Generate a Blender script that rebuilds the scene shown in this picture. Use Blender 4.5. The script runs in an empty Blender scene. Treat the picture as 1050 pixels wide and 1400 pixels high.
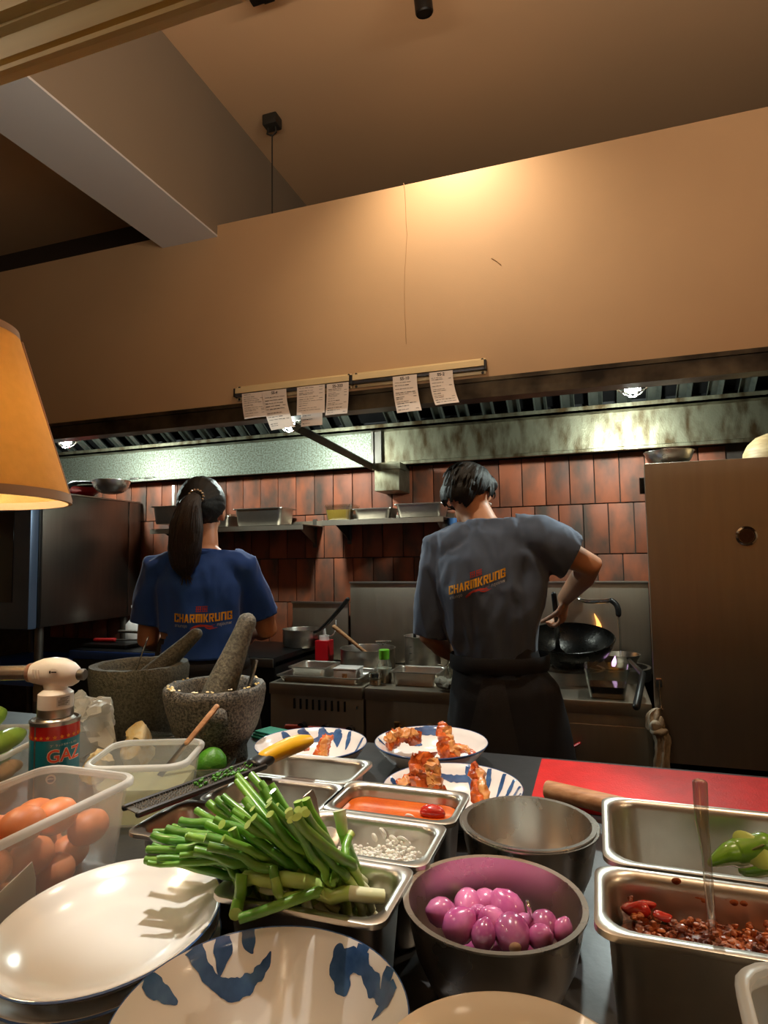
import bpy, bmesh, math, random
import numpy as np
from mathutils import Vector, Matrix, noise
from mathutils.bvhtree import BVHTree
rnd = random.Random(7); noise.seed_set(3)
SC = bpy.context.scene
COL = SC.collection
PI = math.pi

# ------------------------------------------------------------------ camera
FPX, CAMZ = 850.0, 1.40
yw, pt, rl = (math.radians(a) for a in (18.75, 4.26, -0.84))
FW = Vector((-math.sin(yw)*math.cos(pt), math.cos(yw)*math.cos(pt), math.sin(pt)))
R0 = Vector((math.cos(yw), math.sin(yw), 0)); U0 = R0.cross(FW)
RI = R0*math.cos(rl) + U0*math.sin(rl); UP = U0*math.cos(rl) - R0*math.sin(rl)
EYE = Vector((0, 0, CAMZ))
cam = bpy.data.cameras.new('camera'); camo = bpy.data.objects.new('camera', cam); COL.objects.link(camo)
m3 = Matrix((RI, UP, -FW)).transposed().to_4x4(); m3.translation = EYE
camo.matrix_world = m3
cam.sensor_fit = 'HORIZONTAL'; cam.sensor_width = 36; cam.lens = 36*FPX/1050; cam.clip_start = 0.02
SC.camera = camo

def W(px, py, **k):
    """photo pixel -> point on a known plane (x=, y= or z=)"""
    d = FW + RI*((px-525)/FPX) - UP*((py-700)/FPX)
    (a, v), = k.items(); i = 'xyz'.index(a)
    return EYE + d*((v-EYE[i])/d[i])

# ------------------------------------------------------------------ light and exposure
SC.view_settings.view_transform = 'Standard'; SC.view_settings.look = 'None'
SC.view_settings.gamma = 1.0; SC.view_settings.use_curve_mapping = False
SC.view_settings.exposure = 0.0
SC.cycles.use_denoising = True
SC.cycles.sample_clamp_indirect = 4.0
SC.cycles.max_bounces = 8; SC.cycles.transparent_max_bounces = 12
SC.cycles.caustics_reflective = False; SC.cycles.caustics_refractive = False
wd = bpy.data.worlds.new('world'); SC.world = wd; wd.use_nodes = True
wd.node_tree.nodes['Background'].inputs[0].default_value = (1.0, .74, .50, 1)
wd.node_tree.nodes['Background'].inputs[1].default_value = 0.05

def lamp(kind, name, loc, energy, color, target=None, size=.05, cone=60, blend=.5):
    l = bpy.data.lights.new(name, kind); o = bpy.data.objects.new(name, l); COL.objects.link(o)
    o.location = loc; l.energy = energy; l.color = color
    if kind in ('SPOT', 'POINT'): l.shadow_soft_size = size
    if kind == 'SPOT': l.spot_size = math.radians(cone); l.spot_blend = blend
    if kind == 'AREA': l.shape = 'RECTANGLE'; l.size, l.size_y = size if isinstance(size, tuple) else (size, size)
    if target is not None:
        o.rotation_euler = (Vector(target)-Vector(loc)).to_track_quat('-Z', 'Y').to_euler()
    return o

CEIL = 3.40
COUNTER = 0.98
WALLY = 3.20
BULKY = 2.20
WARM = (1.0, .80, .56); WARMER = (1.0, .66, .36); COOL = (.86, 1.0, .93); DAY = (1.0, .96, .89)
# spots of the ceiling track over the pass (their black housings are built below)
SPOTS = [  # position, target, watts, colour, cone
    ((-.60, .98, 3.22), (-.38, .97, .98), 150, DAY, 28, .3),
    ((-.475, 1.87, 3.27), (-.43, 2.20, 2.0), 62, WARM, 115, 1.0),
    ((-2.95, 1.87, 3.27), (-3.0, 2.20, 2.0), 50, WARM, 120, 1.0),
    ((.62, 1.20, 3.22), (.10, .60, .98), 44, WARM, 36, .9),
]
for i, (p, t, e, c, cn, bl) in enumerate(SPOTS):
    d = (Vector(t)-Vector(p)).normalized()
    lamp('SPOT', 'track_spot_light', Vector(p)+d*.075, e, c, t, .022, cn, bl)
# unseen fill light added above the lintel to brighten the ceiling
lamp('AREA', 'ceiling_fill_light', (.25, .42, 2.215), 34, (1.0, .84, .66), (.25, .95, 4.2), (2.2, .05))
# unseen globes added on the dining side to brighten ceiling and bulkhead (built below)
FILL_GLOBES = [(-1.15, -.12, 2.22), (.95, -.30, 2.15)]
for g, e in zip(FILL_GLOBES, (80, 18)): lamp('POINT', 'fill_globe_light', g, e, (1.0, .82, .60), None, .125)
# ------------------------------------------------------------------ materials
def C(r, g, b):
    f = lambda v: (v/255/12.92) if v <= 10 else ((v/255+.055)/1.055)**2.4
    return (f(r), f(g), f(b), 1)
MATS = {}
def mat(name, col, rough=.5, metal=0., var=0., vscale=8., bump=0., bscale=60., stretch=None, col2=None,
        spec=.5, coat=0., sss=0., transl=0., emit=None, estr=0., objrand=0., rvar=0., thr=(.35, .65), alpha=None, sheen=0., det=4):
    if name in MATS: return MATS[name]
    m = bpy.data.materials.new(name); m.use_nodes = True; MATS[name] = m
    nt = m.node_tree; N = nt.nodes; L = nt.links; p = N['Principled BSDF']
    p.inputs['Roughness'].default_value = rough; p.inputs['Metallic'].default_value = metal
    p.inputs['Specular IOR Level'].default_value = spec
    p.inputs['Base Color'].default_value = col
    if coat: p.inputs['Coat Weight'].default_value = coat; p.inputs['Coat Roughness'].default_value = .08
    if sss:
        p.inputs['Subsurface Weight'].default_value = sss; p.inputs['Subsurface Radius'].default_value = (.012, .006, .004); p.inputs['Subsurface Scale'].default_value = .5
    if sheen: p.inputs['Sheen Weight'].default_value = sheen
    if emit: p.inputs['Emission Color'].default_value = emit; p.inputs['Emission Strength'].default_value = estr
    tc = N.new('ShaderNodeTexCoord'); mp = N.new('ShaderNodeMapping'); L.new(tc.outputs['Object'], mp.inputs[0])
    if stretch: mp.inputs['Scale'].default_value = stretch
    if objrand or col2:
        oi = N.new('ShaderNodeObjectInfo')
        if objrand:
            vm = N.new('ShaderNodeVectorMath'); vm.operation = 'SCALE'; vm.inputs[0].default_value = (7.3, 3.1, 5.7)
            L.new(oi.outputs['Random'], vm.inputs['Scale']); L.new(vm.outputs[0], mp.inputs['Location'])
    if var or col2:
        nz = N.new('ShaderNodeTexNoise'); nz.inputs['Scale'].default_value = vscale; nz.inputs['Detail'].default_value = det
        L.new(mp.outputs[0], nz.inputs['Vector'])
        rp = N.new('ShaderNodeMapRange'); rp.inputs[1].default_value = thr[0]; rp.inputs[2].default_value = thr[1]
        L.new(nz.outputs['Fac'], rp.inputs[0])
        mx = N.new('ShaderNodeMix'); mx.data_type = 'RGBA'
        c2 = col2 or tuple(list(v*(1-var) for v in col[:3])+[1])
        mx.inputs[6].default_value = col; mx.inputs[7].default_value = c2; L.new(rp.outputs[0], mx.inputs[0])
        out = mx.outputs[2]
        if objrand:
            hs = N.new('ShaderNodeHueSaturation'); mr = N.new('ShaderNodeMapRange')
            mr.inputs[3].default_value = 1-objrand; mr.inputs[4].default_value = 1+objrand*.6
            L.new(oi.outputs['Random'], mr.inputs[0]); L.new(mr.outputs[0], hs.inputs['Value']); L.new(out, hs.inputs['Color']); out = hs.outputs[0]
        L.new(out, p.inputs['Base Color'])
        if rvar:
            r2 = N.new('ShaderNodeMapRange'); r2.inputs[3].default_value = rough; r2.inputs[4].default_value = min(1, rough+rvar)
            L.new(nz.outputs['Fac'], r2.inputs[0]); L.new(r2.outputs[0], p.inputs['Roughness'])
    if bump:
        n2 = N.new('ShaderNodeTexNoise'); n2.inputs['Scale'].default_value = bscale; n2.inputs['Detail'].default_value = 3
        L.new(mp.outputs[0], n2.inputs['Vector'])
        b = N.new('ShaderNodeBump'); b.inputs['Strength'].default_value = bump; b.inputs['Distance'].default_value = .004
        L.new(n2.outputs['Fac'], b.inputs['Height']); L.new(b.outputs[0], p.inputs['Normal'])
    if transl or alpha is not None:
        o = N['Material Output']
        cur = p.outputs[0]
        if transl:
            t = N.new('ShaderNodeBsdfTranslucent'); t.inputs[0].default_value = col2 or col
            ms = N.new('ShaderNodeMixShader'); ms.inputs[0].default_value = transl; L.new(cur, ms.inputs[1]); L.new(t.outputs[0], ms.inputs[2]); cur = ms.outputs[0]
        if alpha is not None:
            tr = N.new('ShaderNodeBsdfTransparent'); tr.inputs[0].default_value = (1, 1, 1, 1)
            ms = N.new('ShaderNodeMixShader'); ms.inputs[0].default_value = alpha; L.new(tr.outputs[0], ms.inputs[1]); L.new(cur, ms.inputs[2]); cur = ms.outputs[0]
        L.new(cur, o.inputs[0])
    return m
def emat(name, col, s):
    if name in MATS: return MATS[name]
    m = bpy.data.materials.new(name); m.use_nodes = True; nt = m.node_tree
    nt.nodes.remove(nt.nodes['Principled BSDF']); e = nt.nodes.new('ShaderNodeEmission')
    e.inputs[0].default_value = col; e.inputs[1].default_value = s
    nt.links.new(e.outputs[0], nt.nodes['Material Output'].inputs[0]); MATS[name] = m; return m
def glassmat(name, tint, rough=.03, base=.10, top=.7):
    """thin clear wall: transparent straight on, glossy at grazing angles"""
    if name in MATS: return MATS[name]
    m = bpy.data.materials.new(name); m.use_nodes = True; nt = m.node_tree; N = nt.nodes; L = nt.links
    N.remove(N['Principled BSDF'])
    t = N.new('ShaderNodeBsdfTransparent'); t.inputs[0].default_value = tint
    g = N.new('ShaderNodeBsdfGlossy'); g.inputs['Roughness'].default_value = rough
    fr = N.new('ShaderNodeLayerWeight'); fr.inputs[0].default_value = .35
    mr = N.new('ShaderNodeMapRange'); mr.inputs[3].default_value = base; mr.inputs[4].default_value = top
    ms = N.new('ShaderNodeMixShader'); L.new(fr.outputs['Facing'], mr.inputs[0]); L.new(mr.outputs[0], ms.inputs[0])
    L.new(t.outputs[0], ms.inputs[1]); L.new(g.outputs[0], ms.inputs[2]); L.new(ms.outputs[0], N['Material Output'].inputs[0])
    MATS[name] = m; return m

M = {}
M['tan'] = mat('tan_paint', C(184, 150, 112), .62, var=.10, vscale=1.5, bump=.06, bscale=220)
M['ceil'] = mat('ceiling_paint', C(206, 170, 132), .7, var=.06, vscale=1.2, bump=.04, bscale=180)
M['grey'] = mat('beam_paint', C(214, 216, 220), .6, var=.05, vscale=2)
M['beam_shade'] = mat('beam_side_shade', C(140, 128, 112), .65, var=.05, vscale=2)  # shade on the beam's side, put into its colour
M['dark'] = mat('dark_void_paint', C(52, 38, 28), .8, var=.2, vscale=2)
M['floor'] = mat('floor_tile', C(70, 50, 42), .5, var=.3, vscale=6)
M['grout'] = mat('grout', C(74, 62, 54), .9, var=.3, vscale=20, bump=.2)
M['tile'] = mat('quarry_tile', C(162, 88, 57), .5, col2=C(88, 68, 56), vscale=5.5, thr=(.42, .68), objrand=.30, bump=.10, bscale=40, stretch=(1.6, 1, .8), rvar=.2)
M['steel'] = mat('brushed_steel', C(186, 180, 172), .26, 1., var=.14, vscale=5, bump=.05, bscale=90, stretch=(1, 1, 9), rvar=.14)
M['steelx'] = mat('brushed_steel_sheet', C(178, 166, 150), .36, 1., var=.05, vscale=3, bump=.02, bscale=70, stretch=(14, 1, 1), rvar=.14)
M['pan'] = mat('gastronorm_steel', C(205, 198, 188), .27, 1., var=.10, vscale=30, bump=.03, bscale=160, rvar=.12)
M['bowlsteel'] = mat('mixing_bowl_steel', C(216, 209, 200), .22, 1., var=.04, vscale=14, rvar=.12)
M['dsteel'] = mat('worn_dark_steel', C(112, 106, 98), .38, .9, var=.35, vscale=7, bump=.06, bscale=60, rvar=.25)
M['counter'] = mat('counter_steel', C(92, 92, 94), .30, .85, var=.25, vscale=9, bump=.05, bscale=120, rvar=.2)
M['black'] = mat('black_metal', C(20, 19, 19), .42, .3, var=.4, vscale=14)
M['blackp'] = mat('black_plastic', C(18, 18, 19), .38, var=.3, vscale=20)
M['iron'] = mat('seasoned_iron', C(40, 38, 36), .16, .85, var=.5, vscale=26, bump=.22, bscale=120, rvar=.25)
M['galv'] = mat('galvanised_sheet', C(150, 158, 146), .46, .85, col2=C(112, 112, 94), vscale=110, thr=(.38, .62), bump=.20, bscale=150, rvar=.2, det=8)
M['galv2'] = mat('greasy_galvanised_sheet', C(136, 132, 110), .32, .85, col2=C(74, 58, 36), vscale=9, thr=(.4, .66), bump=.22, bscale=120, rvar=.2, stretch=(2.2, 1, .8), det=8)
M['hoodlip'] = mat('hood_front_sheet', C(96, 84, 66), .36, .8, col2=C(40, 33, 26), vscale=6, bump=.12, bscale=60, rvar=.2)
M['baffle'] = mat('baffle_steel', C(130, 134, 124), .32, .9, var=.5, vscale=12, rvar=.2)
M['stone'] = mat('granite', C(122, 114, 100), .55, col2=C(44, 42, 38), vscale=230, thr=(.36, .62), bump=.7, bscale=330, det=6)
M['stone2'] = mat('granite_olive', C(96, 92, 76), .62, col2=C(52, 50, 42), vscale=190, thr=(.36, .66), bump=.6, bscale=300, det=6)
M['pestle'] = mat('granite_pestle', C(118, 112, 94), .6, col2=C(70, 66, 54), vscale=170, thr=(.34, .64), bump=.5, bscale=300, det=6)
M['porc'] = mat('porcelain', C(240, 236, 230), .17, spec=.6, coat=.4)
M['cream'] = mat('cream_porcelain', C(232, 220, 200), .14, spec=.6, coat=.3)
M['blue'] = mat('cobalt_glaze', C(36, 66, 112), .14, col2=C(84, 120, 166), vscale=38, thr=(.3, .75), coat=.4)
M['bluerim'] = mat('blue_rim_glaze', C(72, 104, 158), .14, coat=.4)
M['pp'] = mat('polypropylene', C(236, 236, 230), .30, spec=.4, transl=.35, alpha=.26)
M['pprim'] = mat('polypropylene_rim', C(240, 240, 236), .28, spec=.5, transl=.35, alpha=.62)
M['clear'] = glassmat('clear_plastic', (.93, .95, .93, 1), .06, .10, .6)
M['glass'] = glassmat('clear_glass', (.90, .93, .90, 1), .03, .12, .7)
M['egg'] = mat('brown_eggshell', C(222, 134, 84), .45, var=.12, vscale=30, bump=.04, bscale=300, sss=.1, objrand=.10)
M['card'] = mat('grey_card', C(246, 240, 228), .8, transl=.4, var=.08, vscale=20)
M['lime'] = mat('lime_peel', C(76, 138, 34), .34, var=.25, vscale=30, bump=.3, bscale=260)
M['zuke'] = mat('green_eggplant_skin', C(168, 200, 84), .30, col2=C(122, 166, 56), vscale=16, objrand=.12, coat=.2)
M['ginger'] = mat('root_skin', C(196, 152, 108), .65, var=.25, vscale=25, bump=.3)
M['scal'] = mat('scallion_leaf', C(132, 182, 66), .34, col2=C(78, 142, 48), vscale=18, objrand=.22, stretch=(1, 1, 1), coat=.15, bump=.08, bscale=220)
M['scalpale'] = mat('scallion_pale_stem', C(196, 218, 124), .34, col2=C(164, 202, 88), vscale=14, objrand=.12, coat=.15)
M['scalwhite'] = mat('scallion_white_bulb', C(238, 238, 214), .36, col2=C(216, 226, 170), vscale=14, coat=.15)
M['shal'] = mat('shallot_skin', C(216, 126, 176), .24, col2=C(180, 76, 138), vscale=26, objrand=.20, coat=.4, stretch=(1.6, 1.6, .5))
M['shalroot'] = mat('shallot_root_end', C(232, 196, 176), .5, col2=C(206, 160, 110), vscale=60)
M['orange'] = mat('orange_sauce', C(222, 106, 30), .12, col2=C(196, 74, 22), vscale=20, coat=.5)
M['redsauce'] = mat('red_sauce', C(196, 62, 30), .16, col2=C(150, 40, 22), vscale=24, coat=.4)
M['chili'] = mat('chili_paste', C(196, 108, 56), .34, col2=C(104, 40, 22), vscale=70, thr=(.4, .6), bump=.6, bscale=110, coat=.5)
M['chilired'] = mat('red_chili', C(206, 44, 30), .2, col2=C(158, 30, 22), vscale=40, coat=.5)
M['garlic'] = mat('garlic_white', C(240, 236, 226), .35, var=.06, vscale=60, sss=.15)
M['prawn'] = mat('grilled_prawn_shell', C(226, 108, 40), .26, col2=C(150, 54, 20), vscale=60, thr=(.36, .66), bump=.4, bscale=140, coat=.5, objrand=.2)
M['prawnflesh'] = mat('prawn_flesh', C(232, 168, 96), .34, col2=C(190, 108, 44), vscale=50, bump=.4, bscale=120, coat=.3)
M['roe'] = mat('prawn_roe', C(238, 168, 34), .4, col2=C(206, 120, 24), vscale=160, bump=.6, bscale=260)
M['crumb'] = mat('fried_garlic', C(196, 150, 92), .5, col2=C(120, 70, 34), vscale=90, bump=.3)
M['greenchili'] = mat('green_chili_skin', C(122, 168, 44), .25, col2=C(78, 130, 30), vscale=18, coat=.4)
M['chiliflesh'] = mat('chili_flesh', C(196, 214, 104), .35, var=.15, vscale=40)
M['redboard'] = mat('red_cutting_board', C(208, 34, 32), .5, spec=.25, var=.14, vscale=30, bump=.22, bscale=320)
M['wood'] = mat('pale_wood', C(196, 146, 102), .5, col2=C(160, 108, 68), vscale=10, stretch=(2, 14, 14), bump=.1, bscale=40)
M['bamboo'] = mat('round_board_wood', C(206, 176, 128), .6, col2=C(170, 134, 88), vscale=9, stretch=(2, 2, 12))
M['trim'] = mat('cream_woodwork', C(238, 220, 168), .5, col2=C(224, 200, 144), vscale=4, stretch=(1, 8, 8), bump=.06, bscale=30)
M['yellow'] = mat('yellow_grip', C(240, 180, 22), .38, var=.06, vscale=10)
M['teal'] = mat('teal_cloth', C(66, 168, 148), .85, var=.1, vscale=30, bump=.3, bscale=400)
M['rag'] = mat('grey_rag', C(142, 134, 118), .9, var=.2, vscale=20, bump=.3, bscale=300)
M['paper'] = mat('receipt_paper', C(228, 214, 204), .75, transl=.2)
M['ink'] = mat('receipt_ink', C(70, 62, 60), .8)
M['rail'] = mat('painted_ticket_rail', C(214, 192, 148), .4, .2, var=.08, vscale=6)
M['railgrey'] = mat('rail_roller_strip', C(88, 90, 96), .35, .6)
M['white'] = mat('white_plastic', C(236, 228, 222), .3, spec=.5)
M['cangreen'] = mat('can_teal_print', C(20, 116, 136), .3, coat=.3)
M['canred'] = mat('can_red_print', C(200, 36, 32), .3, coat=.3)
M['canyellow'] = mat('can_yellow_print', C(240, 150, 40), .35)
M['canorange'] = mat('can_orange_print', C(232, 82, 44), .35)
M['whiteprint'] = mat('white_print', C(232, 226, 214), .4)
M['navyprint'] = mat('navy_print', C(40, 50, 110), .4)
M['chrome'] = mat('chrome', C(220, 216, 208), .08, 1.)
M['brass'] = mat('brass', C(190, 150, 80), .28, 1., var=.3, vscale=30)
M['redplastic'] = mat('red_plastic', C(196, 34, 34), .35)
M['orangegrip'] = mat('orange_lever', C(150, 52, 26), .45)
M['pinkp'] = mat('lilac_cap', C(222, 160, 206), .4)
M['orangebottle'] = mat('orange_sauce_bottle', C(206, 128, 44), .3, transl=.2)
M['redbottle'] = mat('red_sauce_bottle', C(206, 26, 36), .32)
M['greencap'] = mat('green_cap', C(104, 186, 42), .35)
M['greenglass'] = mat('green_plastic', C(20, 156, 60), .25, coat=.3)
M['yellowbroth'] = mat('yellow_contents', C(206, 160, 66), .4, var=.1, vscale=14)
M['bluefilm'] = mat('blue_film', C(44, 82, 160), .3, .5, var=.2, vscale=5)
M['ovensteel'] = mat('oven_side_steel', C(122, 112, 104), .30, .95, var=.08, vscale=3, bump=.02, bscale=70, stretch=(1, 14, 1))
M['ovenglass'] = mat('oven_door_glass', C(10, 24, 38), .06, spec=.8, coat=.5)
M['skin'] = mat('skin', C(206, 150, 116), .5, var=.08, vscale=14, sss=.12)
M['skin2'] = mat('skin_tan', C(196, 138, 104), .5, var=.08, vscale=14, sss=.12)
M['hair'] = mat('black_hair', C(14, 12, 12), .5, var=.4, vscale=50, stretch=(6, 6, .6), bump=.5, bscale=130, spec=.35)
M['hairb'] = mat('dark_brown_hair', C(44, 28, 24), .46, col2=C(20, 14, 14), vscale=50, stretch=(6, 6, .5), bump=.6, bscale=130, spec=.6)
M['bluetee'] = mat('blue_cotton', C(22, 76, 168), .85, var=.12, vscale=6, bump=.15, bscale=500, sheen=.2)
M['greytee'] = mat('charcoal_cotton', C(80, 98, 128), .88, var=.14, vscale=6, bump=.15, bscale=500, sheen=.2)
M['apron'] = mat('navy_apron', C(24, 26, 34), .8, var=.2, vscale=7, bump=.2, bscale=400)
M['trouser'] = mat('dark_trousers', C(44, 44, 48), .85, var=.2, vscale=7, bump=.2, bscale=400)
M['shoe'] = mat('black_shoe', C(16, 16, 17), .4)
M['printyellow'] = mat('yellow_screenprint', C(236, 172, 32), .7)
M['printred'] = mat('red_screenprint', C(190, 58, 42), .7)
M['printwhite'] = mat('white_screenprint', C(190, 196, 204), .7)
M['bulb'] = emat('bulb_glow', (.88, 1.0, .94, 1), 60)
M['warmbulb'] = emat('warm_bulb_glow', (1.0, .80, .50, 1), 60)
M['shade'] = mat('linen_shade', C(236, 200, 130), .8, col2=C(250, 214, 140), vscale=60, transl=.55, bump=.4, bscale=500)
M['shadetrim'] = mat('shade_binding', C(186, 150, 118), .8)
M['flame'] = emat('flame_orange', (1.0, .42, .10, 1), 2.2)
M['flameblue'] = emat('flame_violet', (.75, .42, .8, 1), 3.0)
M['water'] = glassmat('water', (.85, .9, .9, 1), .05, .2, .8)
M['soy'] = mat('brown_sauce', C(58, 24, 12), .12, coat=.5)
M['wrap'] = mat('clear_wrap_bag', C(236, 234, 226), .3, transl=.3, alpha=.55, bump=.5, bscale=60)
M['pastry'] = mat('cream_crumbs', C(240, 228, 192), .6, col2=C(232, 196, 110), vscale=50, bump=.3)
M['acrylic'] = glassmat('clear_acrylic', (.92, .9, .88, 1), .05, .35, .9)
M['tire'] = mat('wire_black', C(40, 38, 34), .5)
# ------------------------------------------------------------------ mesh helpers
class MB:
    def __init__(s): s.v = []; s.f = []; s.mi = []; s.cur = 0
    def add(s, vs, fs, xf=None):
        b = len(s.v)
        s.v += [tuple(xf @ Vector(v)) if xf else tuple(v) for v in vs]
        for f in fs: s.f.append(tuple(i+b for i in f)); s.mi.append(s.cur)
        return s
    def box(s, x0, x1, y0, y1, z0, z1, bev=0., xf=None):
        if bev <= 0:
            vs = [(x, y, z) for z in (z0, z1) for y in (y0, y1) for x in (x0, x1)]
            return s.add(vs, [(0, 2, 3, 1), (4, 5, 7, 6), (0, 1, 5, 4), (2, 6, 7, 3), (0, 4, 6, 2), (1, 3, 7, 5)], xf)
        bm = bmesh.new(); bmesh.ops.create_cube(bm, size=1)
        for v in bm.verts: v.co = Vector(((x0+x1)/2+v.co.x*(x1-x0), (y0+y1)/2+v.co.y*(y1-y0), (z0+z1)/2+v.co.z*(z1-z0)))
        bmesh.ops.bevel(bm, geom=bm.edges[:], offset=bev, segments=2, affect='EDGES', profile=.6)
        bm.verts.index_update(); s.add([v.co[:] for v in bm.verts], [[v.index for v in f.verts] for f in bm.faces], xf); bm.free(); return s
    def lathe(s, prof, n=40, xf=None, mis=None, sx=1., sy=1.):
        vs = []; rings = []
        for r, z in prof:
            if r < 1e-6: rings.append([len(vs)]); vs.append((0, 0, z))
            else:
                rings.append(list(range(len(vs), len(vs)+n)))
                vs += [(r*sx*math.cos(2*PI*k/n), r*sy*math.sin(2*PI*k/n), z) for k in range(n)]
        b = len(s.v); s.v += [tuple(xf @ Vector(v)) if xf else v for v in vs]
        for j in range(len(rings)-1):
            A, B = rings[j], rings[j+1]; mi = mis[j] if mis else s.cur
            for k in range(n):
                k2 = (k+1) % n
                if len(A) == 1 and len(B) == 1: continue
                if len(A) == 1: f = (A[0], B[k2], B[k])
                elif len(B) == 1: f = (A[k], A[k2], B[0])
                else: f = (A[k], A[k2], B[k2], B[k])
                s.f.append(tuple(i+b for i in f)); s.mi.append(mi)
        return s
    def loft(s, loops, cap0=True, cap1=True, closed=True, xf=None):
        n = len(loops[0]); vs = [p for l in loops for p in l]; fs = []
        for j in range(len(loops)-1):
            for k in range(n if closed else n-1):
                k2 = (k+1) % n; fs.append((j*n+k, j*n+k2, (j+1)*n+k2, (j+1)*n+k))
        if cap0: fs.append(tuple(reversed(range(n))))
        if cap1: fs.append(tuple(range((len(loops)-1)*n, len(loops)*n)))
        return s.add(vs, fs, xf)
    def tube(s, pts, rad, n=10, round_ends=False, side=None, xf=None, cap=True):
        """pts list of 3d points; rad float, list of float or list of (ra, rb)"""
        pts = [Vector(p) for p in pts]
        if not isinstance(rad, (list, tuple)): rad = [rad]*len(pts)
        rad = [(r, r) if not isinstance(r, (list, tuple)) else r for r in rad]
        if round_ends:
            d0 = (pts[0]-pts[1]).normalized(); d1 = (pts[-1]-pts[-2]).normalized()
            r0, r1 = rad[0], rad[-1]; m0, m1 = min(r0), min(r1)
            pre = [(pts[0]+d0*m0*a, (r0[0]*b, r0[1]*b)) for a, b in ((.97, .22), (.72, .68), (.38, .92))]
            post = [(pts[-1]+d1*m1*a, (r1[0]*b, r1[1]*b)) for a, b in ((.38, .92), (.72, .68), (.97, .22))]
            pts = [p for p, _ in pre]+pts+[p for p, _ in post]; rad = [r for _, r in pre]+list(rad)+[r for _, r in post]
        loops = []; prev = None
        for i, p in enumerate(pts):
            t = (pts[min(i+1, len(pts)-1)]-pts[max(i-1, 0)]).normalized()
            if side is not None: a = Vector(side)
            elif prev is not None: a = prev
            else: a = Vector((0, 0, 1)) if abs(t.z) < .9 else Vector((1, 0, 0))
            a = (a-t*a.dot(t)); a = a.normalized() if a.length > 1e-6 else t.orthogonal().normalized()
            prev = a; b = t.cross(a); ra, rb = rad[i]
            loops.append([tuple(p+a*ra*math.cos(2*PI*k/n)+b*rb*math.sin(2*PI*k/n)) for k in range(n)])
        return s.loft(loops, cap, cap, xf=xf)
    def ell(s, c, r, n=16, m=10, xf=None):
        prof = [(math.sin(PI*i/m), -math.cos(PI*i/m)) for i in range(m+1)]; prof[0] = (0, -1); prof[-1] = (0, 1)
        x = Matrix.Translation(Vector(c)) @ Matrix.Diagonal((r[0], r[1], r[2], 1))
        return s.lathe(prof, n, (xf @ x) if xf else x)
    def shift(s, d): s.v = [(a+d[0], b+d[1], c+d[2]) for a, b, c in s.v]; return s
    def jitter(s, amp, sc, seed=0.):
        o = Vector((seed*3.1, seed*1.7, seed*2.3))
        s.v = [tuple(Vector(v)+noise.noise_vector(Vector(v)*sc+o)*amp) for v in s.v]; return s
    def mesh(s, name, mats, smooth=True, sharp=40):
        me = bpy.data.meshes.new(name); me.from_pydata(s.v, [], s.f)
        for m in (mats if isinstance(mats, (list, tuple)) else [mats]): me.materials.append(M[m] if isinstance(m, str) else m)
        me.polygons.foreach_set('material_index', s.mi); me.validate(); fixn(me)
        if smooth:
            me.polygons.foreach_set('use_smooth', [True]*len(me.polygons)); me.set_sharp_from_angle(angle=math.radians(sharp))
        return me
    def build(s, name, mats, parent=None, smooth=True, sharp=40, world=False, loc=None):
        return link(name, s.mesh(name, mats, smooth, sharp), parent, world, loc)
def fixn(me):
    bm = bmesh.new(); bm.from_mesh(me); bmesh.ops.recalc_face_normals(bm, faces=bm.faces[:]); bm.to_mesh(me); bm.free()
def link(name, me, parent=None, world=False, loc=None):
    o = bpy.data.objects.new(name, me); COL.objects.link(o)
    if parent is not None:
        o.parent = parent
        if world and parent.parent is None: o.location = -parent.location
    if loc is not None: o.location = loc
    return o
def tag(o, label, cat, group=None, kind=None):
    if label: o['label'] = label
    if cat: o['category'] = cat
    if group: o['group'] = group
    if kind: o['kind'] = kind
    return o
def thing(name, label, cat, loc=(0, 0, 0), rotz=0., group=None):
    o = bpy.data.objects.new(name, None); COL.objects.link(o); o.empty_display_size = .05
    o.location = loc; o.rotation_euler = (0, 0, rotz); return tag(o, label, cat, group)
def struct(name, mb, m, parent=None, smooth=False):
    o = mb.build(name, m, parent, smooth)
    if parent is None: o['kind'] = 'structure'
    return o
def box(*a, **k): return MB().box(*a, **k)
def rz(a): return Matrix.Rotation(a, 4, 'Z')
def TR(*p): return Matrix.Translation(Vector(p))
def align(p, q):
    """matrix taking local +Z on to p->q, origin at p"""
    d = Vector(q)-Vector(p); return TR(*p) @ d.to_track_quat('Z', 'Y').to_matrix().to_4x4()
def rrect(w, d, r, z, n=5):
    pts = []; r = min(r, w/2-.0005, d/2-.0005)
    for cx, cy, a0 in ((w/2-r, d/2-r, 0), (-w/2+r, d/2-r, PI/2), (-w/2+r, -d/2+r, PI), (w/2-r, -d/2+r, 1.5*PI)):
        pts += [(cx+r*math.cos(a0+PI/2*k/n), cy+r*math.sin(a0+PI/2*k/n), z) for k in range(n+1)]
    return pts
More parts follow.
